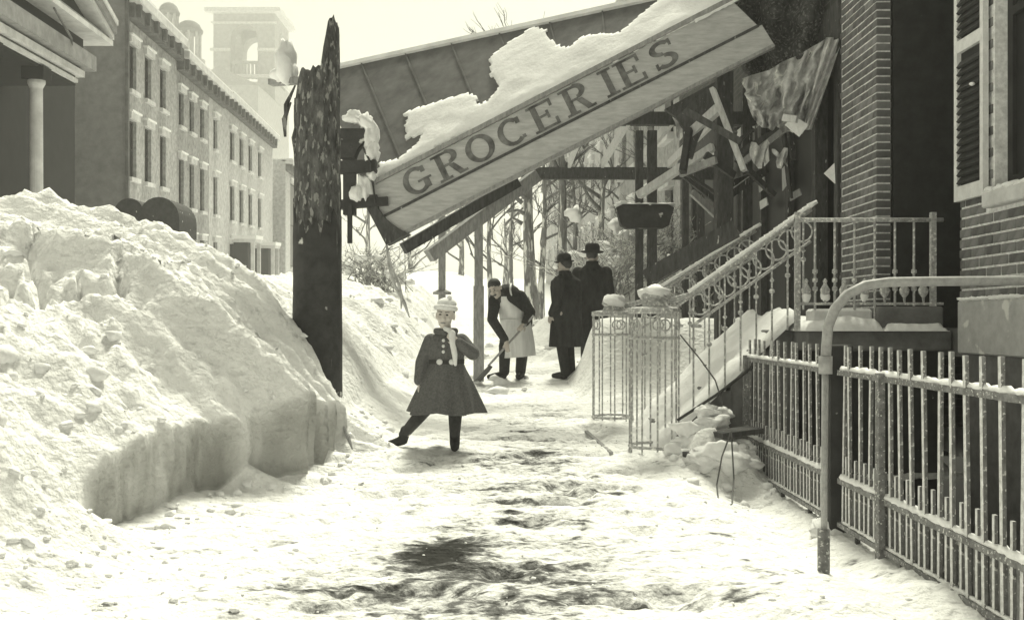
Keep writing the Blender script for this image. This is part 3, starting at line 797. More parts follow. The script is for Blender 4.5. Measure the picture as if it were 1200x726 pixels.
# ------------------------------------------------------------------ broken pole at the kerb
def broken_pole():
    c = P(372, 378, 8.6); cx, cy = c.x, c.y
    t = thing('broken_pole', 'tall splintered wooden pole with jagged top rising from the snow bank', 'pole', (cx, cy, .6))
    n, m = 56, 80
    vs = []; fs = []
    z0 = .3
    for k in range(n):
        th = 2 * math.pi * k / n
        px = math.cos(th)
        # jagged top: a spike at the right, a broad stump left of it
        top = np.interp(px, [-1, -.85, -.65, -.4, -.1, .2, .38, .5, .62, .8, .92, 1], [3.12, 3.28, 3.42, 3.46, 3.43, 3.42, 3.50, 3.72, 3.84, 3.90, 3.88, 3.78]) + .07 * (random.random() - .5)
        for j in range(m + 1):
            z = z0 + (top - z0) * j / m
            r = .207 - .006 * (z - 1)
            g = float(fbm(np.array(th * 3.2), np.array(z * .7), 2.4, 4, .6)); g2 = float(fbm(np.array(th * 5 + 4), np.array(z * 1.4), 3, 3))
            r *= 1 + .07 * g + (.07 * g2 if z > 2.3 else .015 * g2)
            vs.append((cx + r * math.cos(th) , cy + r * math.sin(th), z))
    for k in range(n):
        q = (k + 1) % n
        for j in range(m): fs.append((k * (m + 1) + j, q * (m + 1) + j, q * (m + 1) + j + 1, k * (m + 1) + j + 1))
    vs.append((cx + .03, cy, 3.2)); ci = len(vs) - 1
    for k in range(n):
        q = (k + 1) % n; fs.append((k * (m + 1) + m, q * (m + 1) + m, ci))
    b = MB(); b.add(vs, fs); b.build('shaft', 'pole', t, sm=False)
    b = MB(); vs = []; fs = []; ns = 40; ms = 30
    for k in range(ns):
        th = 2 * math.pi * k / ns; top = 2.15 + .35 * float(fbm(np.array(math.cos(th) * 3), np.array(math.sin(th) * 3), 2, 4, .7))
        for j in range(ms + 1):
            z = .3 + (top - .3) * j / ms; r = .214 - .005 * (z - 1) + .006 * float(fbm(np.array(th * 4), np.array(z * 2), 2, 3))
            vs.append((cx + r * math.cos(th), cy + r * math.sin(th), z))
        vs.append((cx + .19 * math.cos(th), cy + .19 * math.sin(th), top + .01))
    mm = ms + 2
    for k in range(ns):
        q = (k + 1) % ns
        for j in range(mm - 1): fs.append((k * mm + j, q * mm + j, q * mm + j + 1, k * mm + j + 1))
    b.add(vs, fs); b.build('tarred_sleeve', 'tar', t, sm=True)
    # splinters peeling off the left side
    for i, (px, py, l, a) in enumerate([(346, 100, .35, -.25), (341, 120, .3, -.18), (350, 135, .4, -.12), (388, 60, .3, .05), (356, 88, .25, -.1)]):
        p = P(px, py, 8.55); MB().tube([p, p + Vector((a * .3, -.02, -l * .5)), p + Vector((a * .5 + .04, 0, -l))], [.008, .022, .012], 5).build('splinter', 'pole', t)
    # snow-laden stub of a cross arm
    MB().beam(P(317, 97, 8.7), P(362, 94, 8.6), .09, .05).build('cross_arm', 'timber', t)
    b = MB(); rough_lump(b, P(333, 72, 8.66), (.085, .09, .17), 9, .5, 14, 10); rough_lump(b, P(326, 88, 8.66), (.07, .08, .06), 10, .4); rough_lump(b, P(341, 85, 8.66), (.07, .08, .08), 12, .4)
    b.build('snow_lump', 'snow', t, sm=True)
broken_pole()

# ------------------------------------------------------------------ collapsed grocery awning with its sign board
A0 = P(461, 278, 11.0); D0 = P(906, 53, 10.6)
U = (D0 - A0); LU = U.length; U.normalize()
V0 = Vector((0, 0, 1)); V = (V0 - U * V0.dot(U)).normalized(); NRM = U.cross(V).normalized()   # NRM ~ -Y
if NRM.y > 0: NRM = -NRM
HB = .62
aw = thing('grocery_awning', 'collapsed shop awning with snow on its tin roof and sloping grocery sign board', 'awning', A0)
def AF(u, v, n=0.0): return A0 + U * u + V * v + NRM * n
def abox(u0, u1, v0, v1, n0, n1):
    b = MB(); b.add([AF(u0, v0, n0), AF(u1, v0, n0), AF(u1, v1, n0), AF(u0, v1, n0), AF(u0, v0, n1), AF(u1, v0, n1), AF(u1, v1, n1), AF(u0, v1, n1)],
                    [(0, 3, 2, 1), (4, 5, 6, 7), (0, 1, 5, 4), (1, 2, 6, 5), (2, 3, 7, 6), (3, 0, 4, 7)]); return b
def askew(u0, u1, v0, v1, n0, n1, e0=0, e1=0):
    b = MB(); b.add([AF(u0, v0, n0), AF(u1, v0, n0), AF(u1 + e1, v1, n0), AF(u0 + e0, v1, n0), AF(u0, v0, n1), AF(u1, v0, n1), AF(u1 + e1, v1, n1), AF(u0 + e0, v1, n1)],
                    [(0, 3, 2, 1), (4, 5, 6, 7), (0, 1, 5, 4), (1, 2, 6, 5), (2, 3, 7, 6), (3, 0, 4, 7)]); return b
lowb = askew(0, LU, 0, .245, 0, .05, -.02, -.02).build('sign_board', 'board', aw, bevel=.006)
upb = askew(-.02, LU - .06, .258, HB, .0, .035, .0, -.12).build('sign_board', 'board', aw, bevel=.006)
upb['label'] = 'upper sign board lettered GROCERIES'
abox(-.03, LU - .06, .235, .265, .03, .062).build('moulding', 'timber_dark', aw)
abox(-.06, LU - .1, HB, HB + .05, -.10, .07).build('cap_moulding', 'timber', aw)
abox(0, LU, -.03, .004, -.06, .06).build('bottom_moulding', 'timber', aw)
# lettering
def letter(ch):
    """slab-serif letters as thick strokes in a 1 x 1.25 box"""
    T, s = .215, .11; q = []
    def rc(x0, x1, y0, y1): q.append([(x0, y0), (x1, y0), (x1, y1), (x0, y1)])
    def arc(cx, cy, rx, ry, a0, a1, t=T, n=18):
        for i in range(n):
            a = R(a0 + (a1 - a0) * i / n); b = R(a0 + (a1 - a0) * (i + 1) / n)
            q.append([(cx + rx * math.cos(a), cy + ry * math.sin(a)), (cx + rx * math.cos(b), cy + ry * math.sin(b)),
                      (cx + (rx - t) * math.cos(b), cy + (ry - t * .75) * math.sin(b)), (cx + (rx - t) * math.cos(a), cy + (ry - t * .75) * math.sin(a))])
    H = 1.25
    if ch in 'GC':
        arc(.5, H / 2, .5, H / 2, 48, 312)
        rc(.74, .90, H * .70, H * .92)
        if ch == 'G': rc(.70, .92, .12, .56); rc(.52, 1.02, .50, .60)
        else: rc(.78, .90, .14, .30)
    if ch == 'O': arc(.5, H / 2, .52, H / 2, 0, 360, T, 26)
    if ch in 'REI':
        x = .5 if ch == 'I' else .24
        rc(x - T / 2, x + T / 2, 0, H); rc(x - .24, x + .24, 0, s); rc(x - .24, x + .24, H - s, H)
    if ch == 'E':
        rc(.2, .92, 0, s); rc(.2, .90, H - s, H); rc(.2, .70, H / 2 - s / 2, H / 2 + s / 2)
        rc(.82, .93, 0, .34); rc(.80, .91, H - .34, H); rc(.60, .70, H / 2 - .18, H / 2 + .18)
    if ch == 'R':
        rc(.24, .58, H - s, H); rc(.24, .58, H * .46, H * .46 + s)
        arc(.56, H * .77, .36, H * .265, -90, 90, T)
        q.append([(.48, H * .48), (.70, H * .48), (.98, 0), (.74, 0)]); rc(.72, 1.06, 0, s)
    if ch == 'S':
        arc(.5, H * .735, .42, H * .265, 30, 270); arc(.5, H * .265, .42, H * .265, -150, 90)
        rc(.78, .88, H * .72, H * .96); rc(.10, .20, H * .04, H * .28)
    return q
u = .36; lw = .29; lh = .245; pitch = .372
for ch in 'GROCERIES':
    b = MB(); n0 = .0352; n1 = .041; k = 0
    for quad in letter(ch):
        k += 1; nn = n1 + (k % 2) * .0008
        p = [(u + x * lw * 1.12, .29 + y * lh) for x, y in quad]
        b.add([AF(a, c, n0) for a, c in p] + [AF(a, c, nn) for a, c in p], [(3, 2, 1, 0), (4, 5, 6, 7), (0, 1, 5, 4), (1, 2, 6, 5), (2, 3, 7, 6), (3, 0, 4, 7)])
    b.build('letter', 'letter', upb)
    u += pitch * (.72 if ch == 'I' else 1.06)
# bracket at the low end
MB().add([AF(-.10, -.05, .08), AF(.18, -.05, .08), AF(.10, .06, .08), AF(.03, .20, .08), AF(.0, .34, .08), AF(.05, .50, .08), AF(-.12, .58, .08), AF(-.10, -.05, -.12), AF(.18, -.05, -.12), AF(.10, .06, -.12), AF(.03, .20, -.12), AF(.0, .34, -.12), AF(.05, .50, -.12), AF(-.12, .58, -.12)],
         [(0, 1, 2, 3, 4, 5, 6), (13, 12, 11, 10, 9, 8, 7)] + [(i, (i + 1) % 7, (i + 1) % 7 + 7, i + 7) for i in range(7)]).build('end_bracket', 'timber_dark', aw)
# tin roof plane through the top of the board and the far corner behind the pole
RB = AF(-.05, HB + .05, -.02); RC_ = AF(LU - .15, HB + .05, -.02); RE = P(374, 84, 13.2)
rn = (RC_ - RB).cross(RE - RB).normalized()
if rn.z < 0: rn = -rn
def roofpt(px, py, h=0.0):
    d = Vector(((px - 600) / F, 1, -(py - 378) / F)); o = Vector((0, 0, CAMZ))
    t = (RB - o).dot(rn) / d.dot(rn)
    return o + d * t + rn * h
def roof_px(p): return (600 + p.x * F / p.y, 378 - (p.z - CAMZ) * F / p.y)
ru = (RC_ - RB).normalized(); rv = rn.cross(ru)
RF_ = roofpt(912, -33)
b = MB(); q = [RB, RC_, RF_, RE]
b.add(q + [p - rn * .05 for p in q], [(0, 1, 2, 3), (7, 6, 5, 4), (0, 4, 5, 1), (1, 5, 6, 2), (2, 6, 7, 3), (3, 7, 4, 0)])
b.build('tin_roof', 'tin', aw)
b = MB(); e = (RF_ - RE).normalized()
b.beam(RE - e * .02 + rn * .01, RF_ + rn * .01, .08, .05, rn); b.build('edge_moulding', 'trim', aw)
for i in range(1, 9):
    a = RB.lerp(RC_, i / 9); c = RE.lerp(RF_, i / 9)
    MB().beam(a + rn * .008, c + rn * .008, .018, .018, rn).build('roof_seam', 'tin', aw)
def in_poly(x, y, poly):
    c = False; j = len(poly) - 1
    for i in range(len(poly)):
        xi, yi = poly[i]; xj, yj = poly[j]
        if (yi > y) != (yj > y) and x < (xj - xi) * (y - yi) / (yj - yi) + xi: c = not c
        j = i
    return c
def ab(p):
    d = p - RB; return (d.dot(ru), d.dot(rv))
def roof_snow(polypx, th, seed, cell=.035):
    poly = [ab(roofpt(x, y)) for x, y in polypx]
    xs = [p[0] for p in poly]; ys = [p[1] for p in poly]
    x0, x1, y0, y1 = min(xs), max(xs), min(ys), max(ys)
    nx = int((x1 - x0) / cell) + 1; ny = int((y1 - y0) / cell) + 1
    inside = np.zeros((nx + 2, ny + 2), bool)
    for i in range(nx):
        for j in range(ny):
            x, y = x0 + (i + .5) * cell, y0 + (j + .5) * cell
            wx = float(fbm(np.array(x * 3 + seed), np.array(y * 3), 2, 3)) * .04; wy = float(fbm(np.array(x * 3), np.array(y * 3 + seed), 2, 3)) * .04
            inside[i + 1, j + 1] = in_poly(x + wx, y + wy, poly)
    b = MB(); idx = {}
    def vid(i, j, top):
        k = (i, j, top)
        if k not in idx:
            x, y = x0 + (i - 1) * cell, y0 + (j - 1) * cell
            cnt = int(inside[max(i - 1, 0):i + 1, max(j - 1, 0):j + 1].sum())
            cn2 = float(inside[max(i - 3, 0):i + 3, max(j - 3, 0):j + 3].mean())
            hgt = th * (.25 + .75 * cn2) * (.8 + .6 * float(fbm(np.array(x + seed), np.array(y), 2.2, 3))) if top else 0.003
            jx = (random.random() - .5) * cell * .5 if cnt < 4 else 0
            p = RB + ru * (x + jx) + rv * (y + jx) + rn * max(hgt, .004)
            idx[k] = len(b.v); b.v.append(tuple(p))
        return idx[k]
    for i in range(1, nx + 1):
        for j in range(1, ny + 1):
            if not inside[i, j]: continue
            b.fc.append((vid(i, j, 1), vid(i + 1, j, 1), vid(i + 1, j + 1, 1), vid(i, j + 1, 1)))
            for di, dj, e0, e1 in ((-1, 0, (i, j), (i, j + 1)), (1, 0, (i + 1, j), (i + 1, j + 1)), (0, -1, (i, j), (i + 1, j)), (0, 1, (i, j + 1), (i + 1, j + 1))):
                if not inside[i + di, j + dj]:
                    b.fc.append((vid(*e0, 1), vid(*e1, 1), vid(*e1, 0), vid(*e0, 0)))
    return b.build('roof_snow', 'snow', aw, sm=True)
roof_snow([(440, 214), (446, 191), (466, 188), (490, 172), (498, 158), (479, 163), (475, 134), (505, 124), (548, 111), (559, 116), (557, 128), (574, 120), (586, 105), (574, 85), (578, 66), (599, 50), (628, 33), (636, 35), (648, 54), (669, 58), (682, 45), (706, 41), (727, 41), (744, 24), (775, 0), (795, -12), (876, -14), (876, -4), (655, 104), (448, 205)], .055, 3)
MB().add([AF(LU - .55, HB + .05, -.0), AF(LU - .1, HB + .05, .0), AF(LU - .1, HB + .11, -.05), AF(LU - .55, HB + .12, -.05), AF(LU - .55, HB + .05, -.1), AF(LU - .1, HB + .05, -.1)], [(0, 1, 2, 3), (0, 4, 5, 1), (4, 0, 3), (1, 5, 2), (3, 2, 5, 4)]).build('broken_edge', 'timber_dark', aw)
# broken rafters poking out under the board
for (a, c, w_, h_, m_) in [((473, 291, 11.3), (606, 213, 11.9), .12, .13, 'timber_dark'), ((503, 300, 11.5), (628, 206, 12.2), .14, .15, 'timber'), ((835, 104, 10.9), (872, 200, 10.75), .14, .05, 'timber_pale'),
                           ((748, 229, 12.2), (836, 172, 11.6), .09, .09, 'timber_pale'), ((806, 160, 11.4), (842, 127, 11.1), .09, .1, 'timber_pale'), ((815, 118, 11.4), (833, 140, 11.3), .05, .05, 'timber_pale')]:
    MB().beam(P(*a), P(*c), w_, h_).build('broken_rafter', m_, aw)
b = MB(); q = [P(779, 128, 11.5), P(838, 96, 11.2), P(836, 128, 11.2), P(818, 165, 11.3), P(812, 186, 11.3), P(803, 182, 11.35), P(801, 150, 11.4), P(792, 137, 11.4)]
b.add(q + [p + Vector((0, .07, 0)) for p in q], [tuple(range(8)), tuple(range(15, 7, -1))] + [(i, (i + 1) % 8, (i + 1) % 8 + 8, i + 8) for i in range(8)])
b.build('splintered_panel', 'timber_dark', aw)

# dark broken front post of the awning beside the pole
ap = thing('awning_post', 'dark broken stump of an awning post hanging with bracket and snow clumps beside the pole', 'post', P(412, 252, 11.0))
MB().box(P(403, 0, 11).x, P(417, 0, 11).x, 10.94, 11.06, P(0, 252, 11).z, P(0, 152, 11).z).build('shaft', 'tar', ap)
b = MB(); q = [P(399, 152, 11), P(428, 152, 11), P(431, 163, 11), P(420, 176, 11), P(416, 186, 11), P(399, 186, 11)]
b.add([p + Vector((0, -.08, 0)) for p in q] + [p + Vector((0, .10, 0)) for p in q], [tuple(range(6)), tuple(range(11, 5, -1))] + [(i, (i + 1) % 6, (i + 1) % 6 + 6, i + 6) for i in range(6)])
b.build('corbel', 'tar', ap)
MB().beam(P(382, 197, 10.98), P(441, 195, 10.98), .12, .14).build('cross_beam', 'tar', ap)
MB().beam(P(382, 241, 10.99), P(455, 236, 10.97), .10, .10).build('cross_beam', 'tar', ap)
MB().beam(P(410, 240, 10.92), P(410, 285, 10.92), .05, .05).build('iron_strap', 'tar', ap)
MB().tube([P(425, 172, 10.9), P(434, 190, 10.9), P(437, 215, 10.9), P(440, 238, 10.9)], .012, 5).build('brace', 'tar', ap)
b = MB()
for i, (px, py, rx, rz) in enumerate([(416, 138, .12, .07), (428, 143, .10, .09), (434, 160, .07, .16), (437, 178, .07, .12), (428, 222, .09, .13), (418, 226, .07, .10), (436, 206, .06, .06)]):
    rough_lump(b, P(px, py, 10.98), (rx, .10, rz), 60 + i, .5, 14, 10)
b.build('snow_lump', 'snow', ap, sm=True)
dg = thing('hanging_rag', 'thin frayed rag hanging from the low end of the sign board', 'rag', P(452, 280, 11))
for i, pts in enumerate([[(452, 282), (455, 310), (463, 335), (474, 355), (480, 372)], [(453, 282), (458, 312), (467, 332), (471, 350), (470, 362)]]):
    MB().tube([P(x, y, 10.95) for x, y in pts], [.006, .014, .02, .022, .006], 6).build('strand', 'canvas', dg)

# torn canvas hanging at the building end of the awning
def torn_canvas():
    t = thing('torn_canvas', 'torn pale canvas with deep folds hanging at the building end of the awning', 'canvas', P(930, 160, 10.4))
    b = MB(); nu, nv = 60, 34
    top = [(868, 92), (900, 82), (935, 64), (983, 36)]; bot = [(880, 132), (905, 150), (938, 160), (966, 92)]
    def ip(l, s): 
        x = np.linspace(0, 1, 4); return (float(np.interp(s, x, [a for a, _ in l])), float(np.interp(s, x, [a for _, a in l])))
    vs = []
    for i in range(nu + 1):
        s = i / nu
        for j in range(nv + 1):
            w_ = j / nv; a = ip(top, s); c = ip(bot, s)
            px, py = a[0] + (c[0] - a[0]) * w_, a[1] + (c[1] - a[1]) * w_ + 5 * math.sin(s * 9) * w_
            Y = 10.95 - .35 * s + .06 * math.sin(s * 13 + 4 * w_ + 2 * math.sin(w_ * 5)) * (.3 + .7 * w_) + .05 * math.sin(s * 27 - 7 * w_) * w_ + .05 * math.sin(s * 50 + 9 * w_) - .25 * math.sin(w_ * 3.1) * (1 - s * .5) 
            rg = 1 - abs(float(fbm(np.array(s * 5 + w_ * 1.5), np.array(w_ * 1.6 + 4), 1.6, 3))) * 3
            Y -= .32 * rg * (.4 + .6 * w_); px += 3 * float(fbm(np.array(s * 3), np.array(w_ * 3 + 9), 2, 3)); py += (10 * float(fbm(np.array(s * 4 + 5), np.array(1.), 2, 3))) * w_
            vs.append(P(px, py, Y))
    fs = [(i * (nv + 1) + j, (i + 1) * (nv + 1) + j, (i + 1) * (nv + 1) + j + 1, i * (nv + 1) + j + 1) for i in range(nu) for j in range(nv)]
    n = len(vs)
    b.add(vs + [v + Vector((.0, .008, 0)) for v in vs], fs + [tuple(n + k for k in reversed(f)) for f in fs])
    b.build('cloth', 'canvas', t, sm=True)
    b = MB(); vs = []
    for i in range(9):
        for j in range(13):
            w_ = j / 12; x = 978 - 32 * w_ + (i - 4) * (2.5 - 1.2 * w_); vs.append(P(x, 44 + 108 * w_, 10.25 + .07 * math.sin(i * 1.9 + w_ * 6)))
    fs = [(i * 13 + j, (i + 1) * 13 + j, (i + 1) * 13 + j + 1, i * 13 + j + 1) for i in range(8) for j in range(12)]; n = len(vs)
    b.add(vs + [v + Vector((0, .008, 0)) for v in vs], fs + [tuple(n + k for k in reversed(f)) for f in fs]); b.build('torn_strip', 'canvas', t, sm=True)
    MB().beam(P(934, 140, 10.2), P(918, 138, 10.3), .05, .07).build('broken_batten', 'timber_pale', t)
    b = MB(); q = [P(930, 136, 10.25), P(948, 146, 10.2), P(937, 160, 10.2), P(920, 146, 10.28)]
    b.add(q + [p + Vector((0, .02, 0)) for p in q], [(0, 1, 2, 3), (7, 6, 5, 4), (0, 4, 5, 1), (1, 5, 6, 2), (2, 6, 7, 3), (3, 7, 4, 0)]); b.build('cloth_scrap', 'white_cloth', t)
    b = MB(); q = [P(966, 203, 10.25), P(978, 191, 10.2), P(979, 215, 10.2)]
    b.add(q + [p + Vector((0, .02, 0)) for p in q], [(0, 1, 2), (5, 4, 3), (0, 3, 4, 1), (1, 4, 5, 2), (2, 5, 3, 0)]); b.build('cloth_scrap', 'white_cloth', t)
torn_canvas()
# dark tarpaulin sagging between the sign board and the brick pier
def tarpaulin():
    b = MB(); nu, nv = 40, 26
    xs = [0, .35, .7, 1]
    top = [(800, -60), (880, -60), (950, -60), (1000, -60)]; bot = [(872, 84), (905, 92), (940, 78), (990, 40)]
    vs = []
    for i in range(nu + 1):
        s = i / nu; a = (float(np.interp(s, xs, [q[0] for q in top])), float(np.interp(s, xs, [q[1] for q in top]))); c = (float(np.interp(s, xs, [q[0] for q in bot])), float(np.interp(s, xs, [q[1] for q in bot])))
        for j in range(nv + 1):
            w = j / nv; px = a[0] + (c[0] - a[0]) * w; py = a[1] + (c[1] - a[1]) * w + 4 * math.sin(s * 17) * w
            Y = 11.25 - .75 * s + .10 * math.sin(s * 22 + 3 * w) + .07 * math.sin(w * 19 - s * 9) + .12 * float(fbm(np.array(s * 4), np.array(w * 4), 2, 3))
            vs.append(P(px, py, Y))
    fs = [(i * (nv + 1) + j, (i + 1) * (nv + 1) + j, (i + 1) * (nv + 1) + j + 1, i * (nv + 1) + j + 1) for i in range(nu) for j in range(nv)]
    n = len(vs); b.add(vs + [v + Vector((0, .012, 0)) for v in vs], fs + [tuple(n + k for k in reversed(f)) for f in fs])
    o = b.build('tarpaulin', 'tarp', None, sm=True); o['label'] = 'crumpled dark tarpaulin hanging above the torn pale canvas beside the pier'; o['category'] = 'tarpaulin'
tarpaulin()

# ------------------------------------------------------------------ open timber awning frame of the next shop
af = thing('timber_scaffold', 'open timber frame with bare joists and posts behind the fallen sign board', 'timber frame', (1.0, 14.5, .6))
zb = P(0, 203, 16).z
MB().box(.15, XB + .02, 15.94, 16.06, zb - .10, zb + .09).build('beam', 'timber_dark', af)
for x in (.93, 1.47, 2.02, 2.55, 3.1):
    MB().beam((x, 15.95, zb + .14), (x, 12.4, zb + .12), .05, .13).build('joist', 'timber_pale', af)
MB().box(.25, XB, 12.35, 12.47, zb + .06, zb + .22).build('beam', 'timber_dark', af)
for px, Y, w_ in ((749, 13.0, .10), (764, 13.0, .12), (803, 15.9, .10), (821, 15.9, .11)):
    x = (px - 600) * Y / F; MB().box(x - w_ / 2, x + w_ / 2, Y - w_ / 2, Y + w_ / 2, .4, zb + (.1 if Y < 14 else -.1)).build('post', 'timber_dark', af)
for px, Y, w_ in ((848, 11.6, .19), (875, 12.4, .12)):
    x = (px - 600) * Y / F; MB().box(x - w_ / 2, x + w_ / 2, Y - w_ / 2, Y + w_ / 2, .3, 4.2).build('post', 'timber_dark', af)
for px, Y, y0, y1, w_ in ((518, 12.9, 262, 343, .09), (561, 13.0, 252, 446, .11)):
    o = thing('prop_post', 'slender weathered prop post standing in the snow left of the shoveller' if px == 561 else 'short thin prop post under the broken rafters, ending on a snow heap', 'post', P(px, y1, Y))
    a = P(px, y0, Y); c = P(px, y1, Y)
    MB().box(a.x - w_ / 2, a.x + w_ / 2, Y - w_ / 2, Y + w_ / 2, c.z - .1, a.z + .1).build('shaft', 'timber', o)
    if px == 561: MB().box(a.x - w_ * .62, a.x + w_ * .62, Y - w_ * .62, Y + w_ * .62, c.z - .05, P(0, 335, Y).z).build('sleeve', 'timber', o)
    else: MB().lathe([(.12, 0), (.12, .03), (.06, .06)], (a.x, Y, c.z - .02), 10).build('base_plate', 'timber', o)
# dark trough-shaped sign on the post
tb = thing('hanging_sign', 'dark blank trough-shaped board fixed on the double post', 'sign', P(756, 254, 12.85))
q = [P(722, 243, 12.8), P(730, 239, 12.8), P(783, 239, 12.8), P(790, 243, 12.8), P(784, 264, 12.8), P(778, 267, 12.8), P(735, 267, 12.8), P(728, 264, 12.8)]
b = MB(); b.add(q + [p + Vector((0, .16, 0)) for p in q], [tuple(range(8)), tuple(range(15, 7, -1))] + [(i, (i + 1) % 8, (i + 1) % 8 + 8, i + 8) for i in range(8)])
b.build('board', 'tar', tb)
b = MB()
for i in range(7): rough_lump(b, P(727 + i * 9.5, 240, 12.88), (.08, .08, .03), 500 + i, .4)
b.build('snow_cap', 'snow', tb, sm=True)

# ------------------------------------------------------------------ houses across the street and along the right side
SH = .0574
def left_f(x0, kx=-.1):
    return lambda v: (x0 + kx * v[1] + v[0], v[1], v[2] + SH * v[1])
def right_f(x0):
    return lambda v: (x0 + v[0], v[1], v[2] + .05 * v[1])
def facade_holes(mb, d0, d1, s0, s1, z0, z1, wins):
    ss = sorted(set([s0, s1] + [a for w in wins for a in (w[0], w[1])])); zs = sorted(set([z0, z1] + [a for w in wins for a in (w[2], w[3])]))
    for i in range(len(ss) - 1):
        for j in range(len(zs) - 1):
            sm_, zm = (ss[i] + ss[i + 1]) / 2, (zs[j] + zs[j + 1]) / 2
            if any(w[0] < sm_ < w[1] and w[2] < zm < w[3] for w in wins): continue
            mb.box(d0, d1, ss[i], ss[i + 1], zs[j], zs[j + 1])
def row_house(label, f, sgn, s0, s1, ztop, wins, m, group, loc_z, cornice='cornice', deep=9, sash=True, hoods=True, lint='trim'):
    t = thing('row_house', label, 'house', f((0, (s0 + s1) / 2, -.3)), group)
    D = lambda a, b: (min(a * sgn, b * sgn), max(a * sgn, b * sgn))
    mb = MB(f); d = D(-.3, 0); facade_holes(mb, d[0], d[1], s0, s1 - .004, -1.5, ztop, wins)
    d = D(-deep, -.31); mb.box(d[0], d[1], s0, s1 - .004, -1.5, ztop + .1); wl = mb.build('wall', m, t)
    for w in wins:
        b = MB(f); d = D(-.22, -.14)
        e = .09
        b.box(*d, w[0], w[0] + e, w[2], w[3]); b.box(*d, w[1] - e, w[1], w[2], w[3]); b.box(*d, w[0] + e, w[1] - e, w[2], w[2] + e); b.box(*d, w[0] + e, w[1] - e, w[3] - e, w[3]); b.box(*d, w[0] + e, w[1] - e, (w[2] + w[3]) / 2 - .04, (w[2] + w[3]) / 2 + .04)
        wo_ = b.build('window', 'recess', t)
        d = D(-.2, -.19); MB(f).box(*d, w[0] + e, w[1] - e, w[2] + e, w[3] - e).build('pane', 'glass', wo_)
        d = D(-.02, .16); MB(f).box(*d, w[0] - .12, w[1] + .12, w[2] - .16, w[2]).build('sill', lint, wo_)
        d = D(-.02, .14); MB(f).box(*d, w[0] - .14, w[1] + .14, w[3], w[3] + .26).build('lintel', lint, wo_)
        d = D(-.02, .20); MB(f).box(*d, w[0] - .18, w[1] + .18, w[3] + .26, w[3] + .34).build('lintel_cap', 'snow', wo_)
    c = MB(f); d = D(0.002, .35); c.box(*d, s0, s1 - .02, ztop - .75, ztop - .2); c.build('frieze', cornice, t)
    d = D(0.002, .6); MB(f).box(*d, s0 - .0, s1 - .02, ztop - .2, ztop + .12).build('cornice', 'trim', t)
    d = D(.35, .52)
    s = s0 + .4
    while s < s1 - .2:
        MB(f).box(*d, s - .12, s + .12, ztop - .7, ztop - .2).build('bracket', cornice, t); s += 1.3
    d = D(-deep, .55); MB(f).box(*d, s0 + .02, s1 - .03, ztop + .12, ztop + .24).build('roof', 'snow', t)
    return t
G_L = 'row houses across the street'
W2 = lambda cs, w, rows: [(c - w / 2, c + w / 2, z0, z1) for c in cs for z0, z1 in rows]
fl = left_f(-11)
h1 = row_house('nearest three-storey row house with a blank end wall and drainpipe', fl, 1, 37.4, 45.5, 11.5, W2((38.4, 40.6, 43.0), 1.0, ((8.1, 9.9), (4.7, 6.95), (.9, 3.1))), 'facade', G_L, 0)
d0, d1 = -9, 0
b = MB(fl); b.box(-9, -.0, 37.37, 37.398, -1.5, 11.6); b.add([(-9, 37.37, 11.6), (0, 37.37, 11.6), (-4.5, 37.37, 14.5), (-9, 37.398, 11.6), (0, 37.398, 11.6), (-4.5, 37.398, 14.5)], [(0, 1, 2), (5, 4, 3), (0, 3, 4, 1), (1, 4, 5, 2), (2, 5, 3, 0)])
b.build('end_wall', 'gable', h1)
MB(fl).box(.02, .16, 37.26, 37.42, -1, 11.5).build('drainpipe', 'cornice', h1)
for a in (-8.5, -4.6):
    c = MB(fl); c.box(a, a + 1.2, 38, 40, 11.6, 14.6); c.build('chimney', 'facade_b', h1)
row_house('second row house of the terrace, with a stone band below the cornice', fl, 1, 45.5, 52.7, 11.1, W2((46.4, 48.6, 51.0), 1.0, ((7.85, 9.45), (4.1, 6.3), (.6, 2.6))), 'facade_b', G_L, 0)
row_house('narrow single-window row house in the middle of the terrace', fl, 1, 52.7, 56.7, 11.1, W2((54.4,), 1.1, ((7.7, 9.4), (4.1, 6.2), (.6, 2.6))), 'facade_c', G_L, 0)
row_house('pale four-window row house toward the far end of the terrace', fl, 1, 56.7, 76.5, 11.2, W2((59.4, 62.6, 66.0, 70.0), 1.5, ((7.6, 9.4), (4.0, 6.1), (.5, 2.6))), 'facade_c', G_L, 0)
fl2 = left_f(-10.2)
h5 = row_house('far pale house standing forward, with one tall dark shuttered opening', fl2, 1, 78, 94, 9.6, [(81, 86, 1.2, 8.2)], 'facade_c', G_L, 0)
for k, (a, c, zt) in enumerate(((94, 112, 10.5), (112, 132, 11.5))):
    row_house(('hazy pale house behind the pole', 'farthest hazy house at the end of the street')[k], fl, 1, a, c, zt, W2((a + 4, a + 9, a + 14), 1.6, ((7.4, 9.2), (4.0, 6.1))), 'facade_c', G_L, 0)
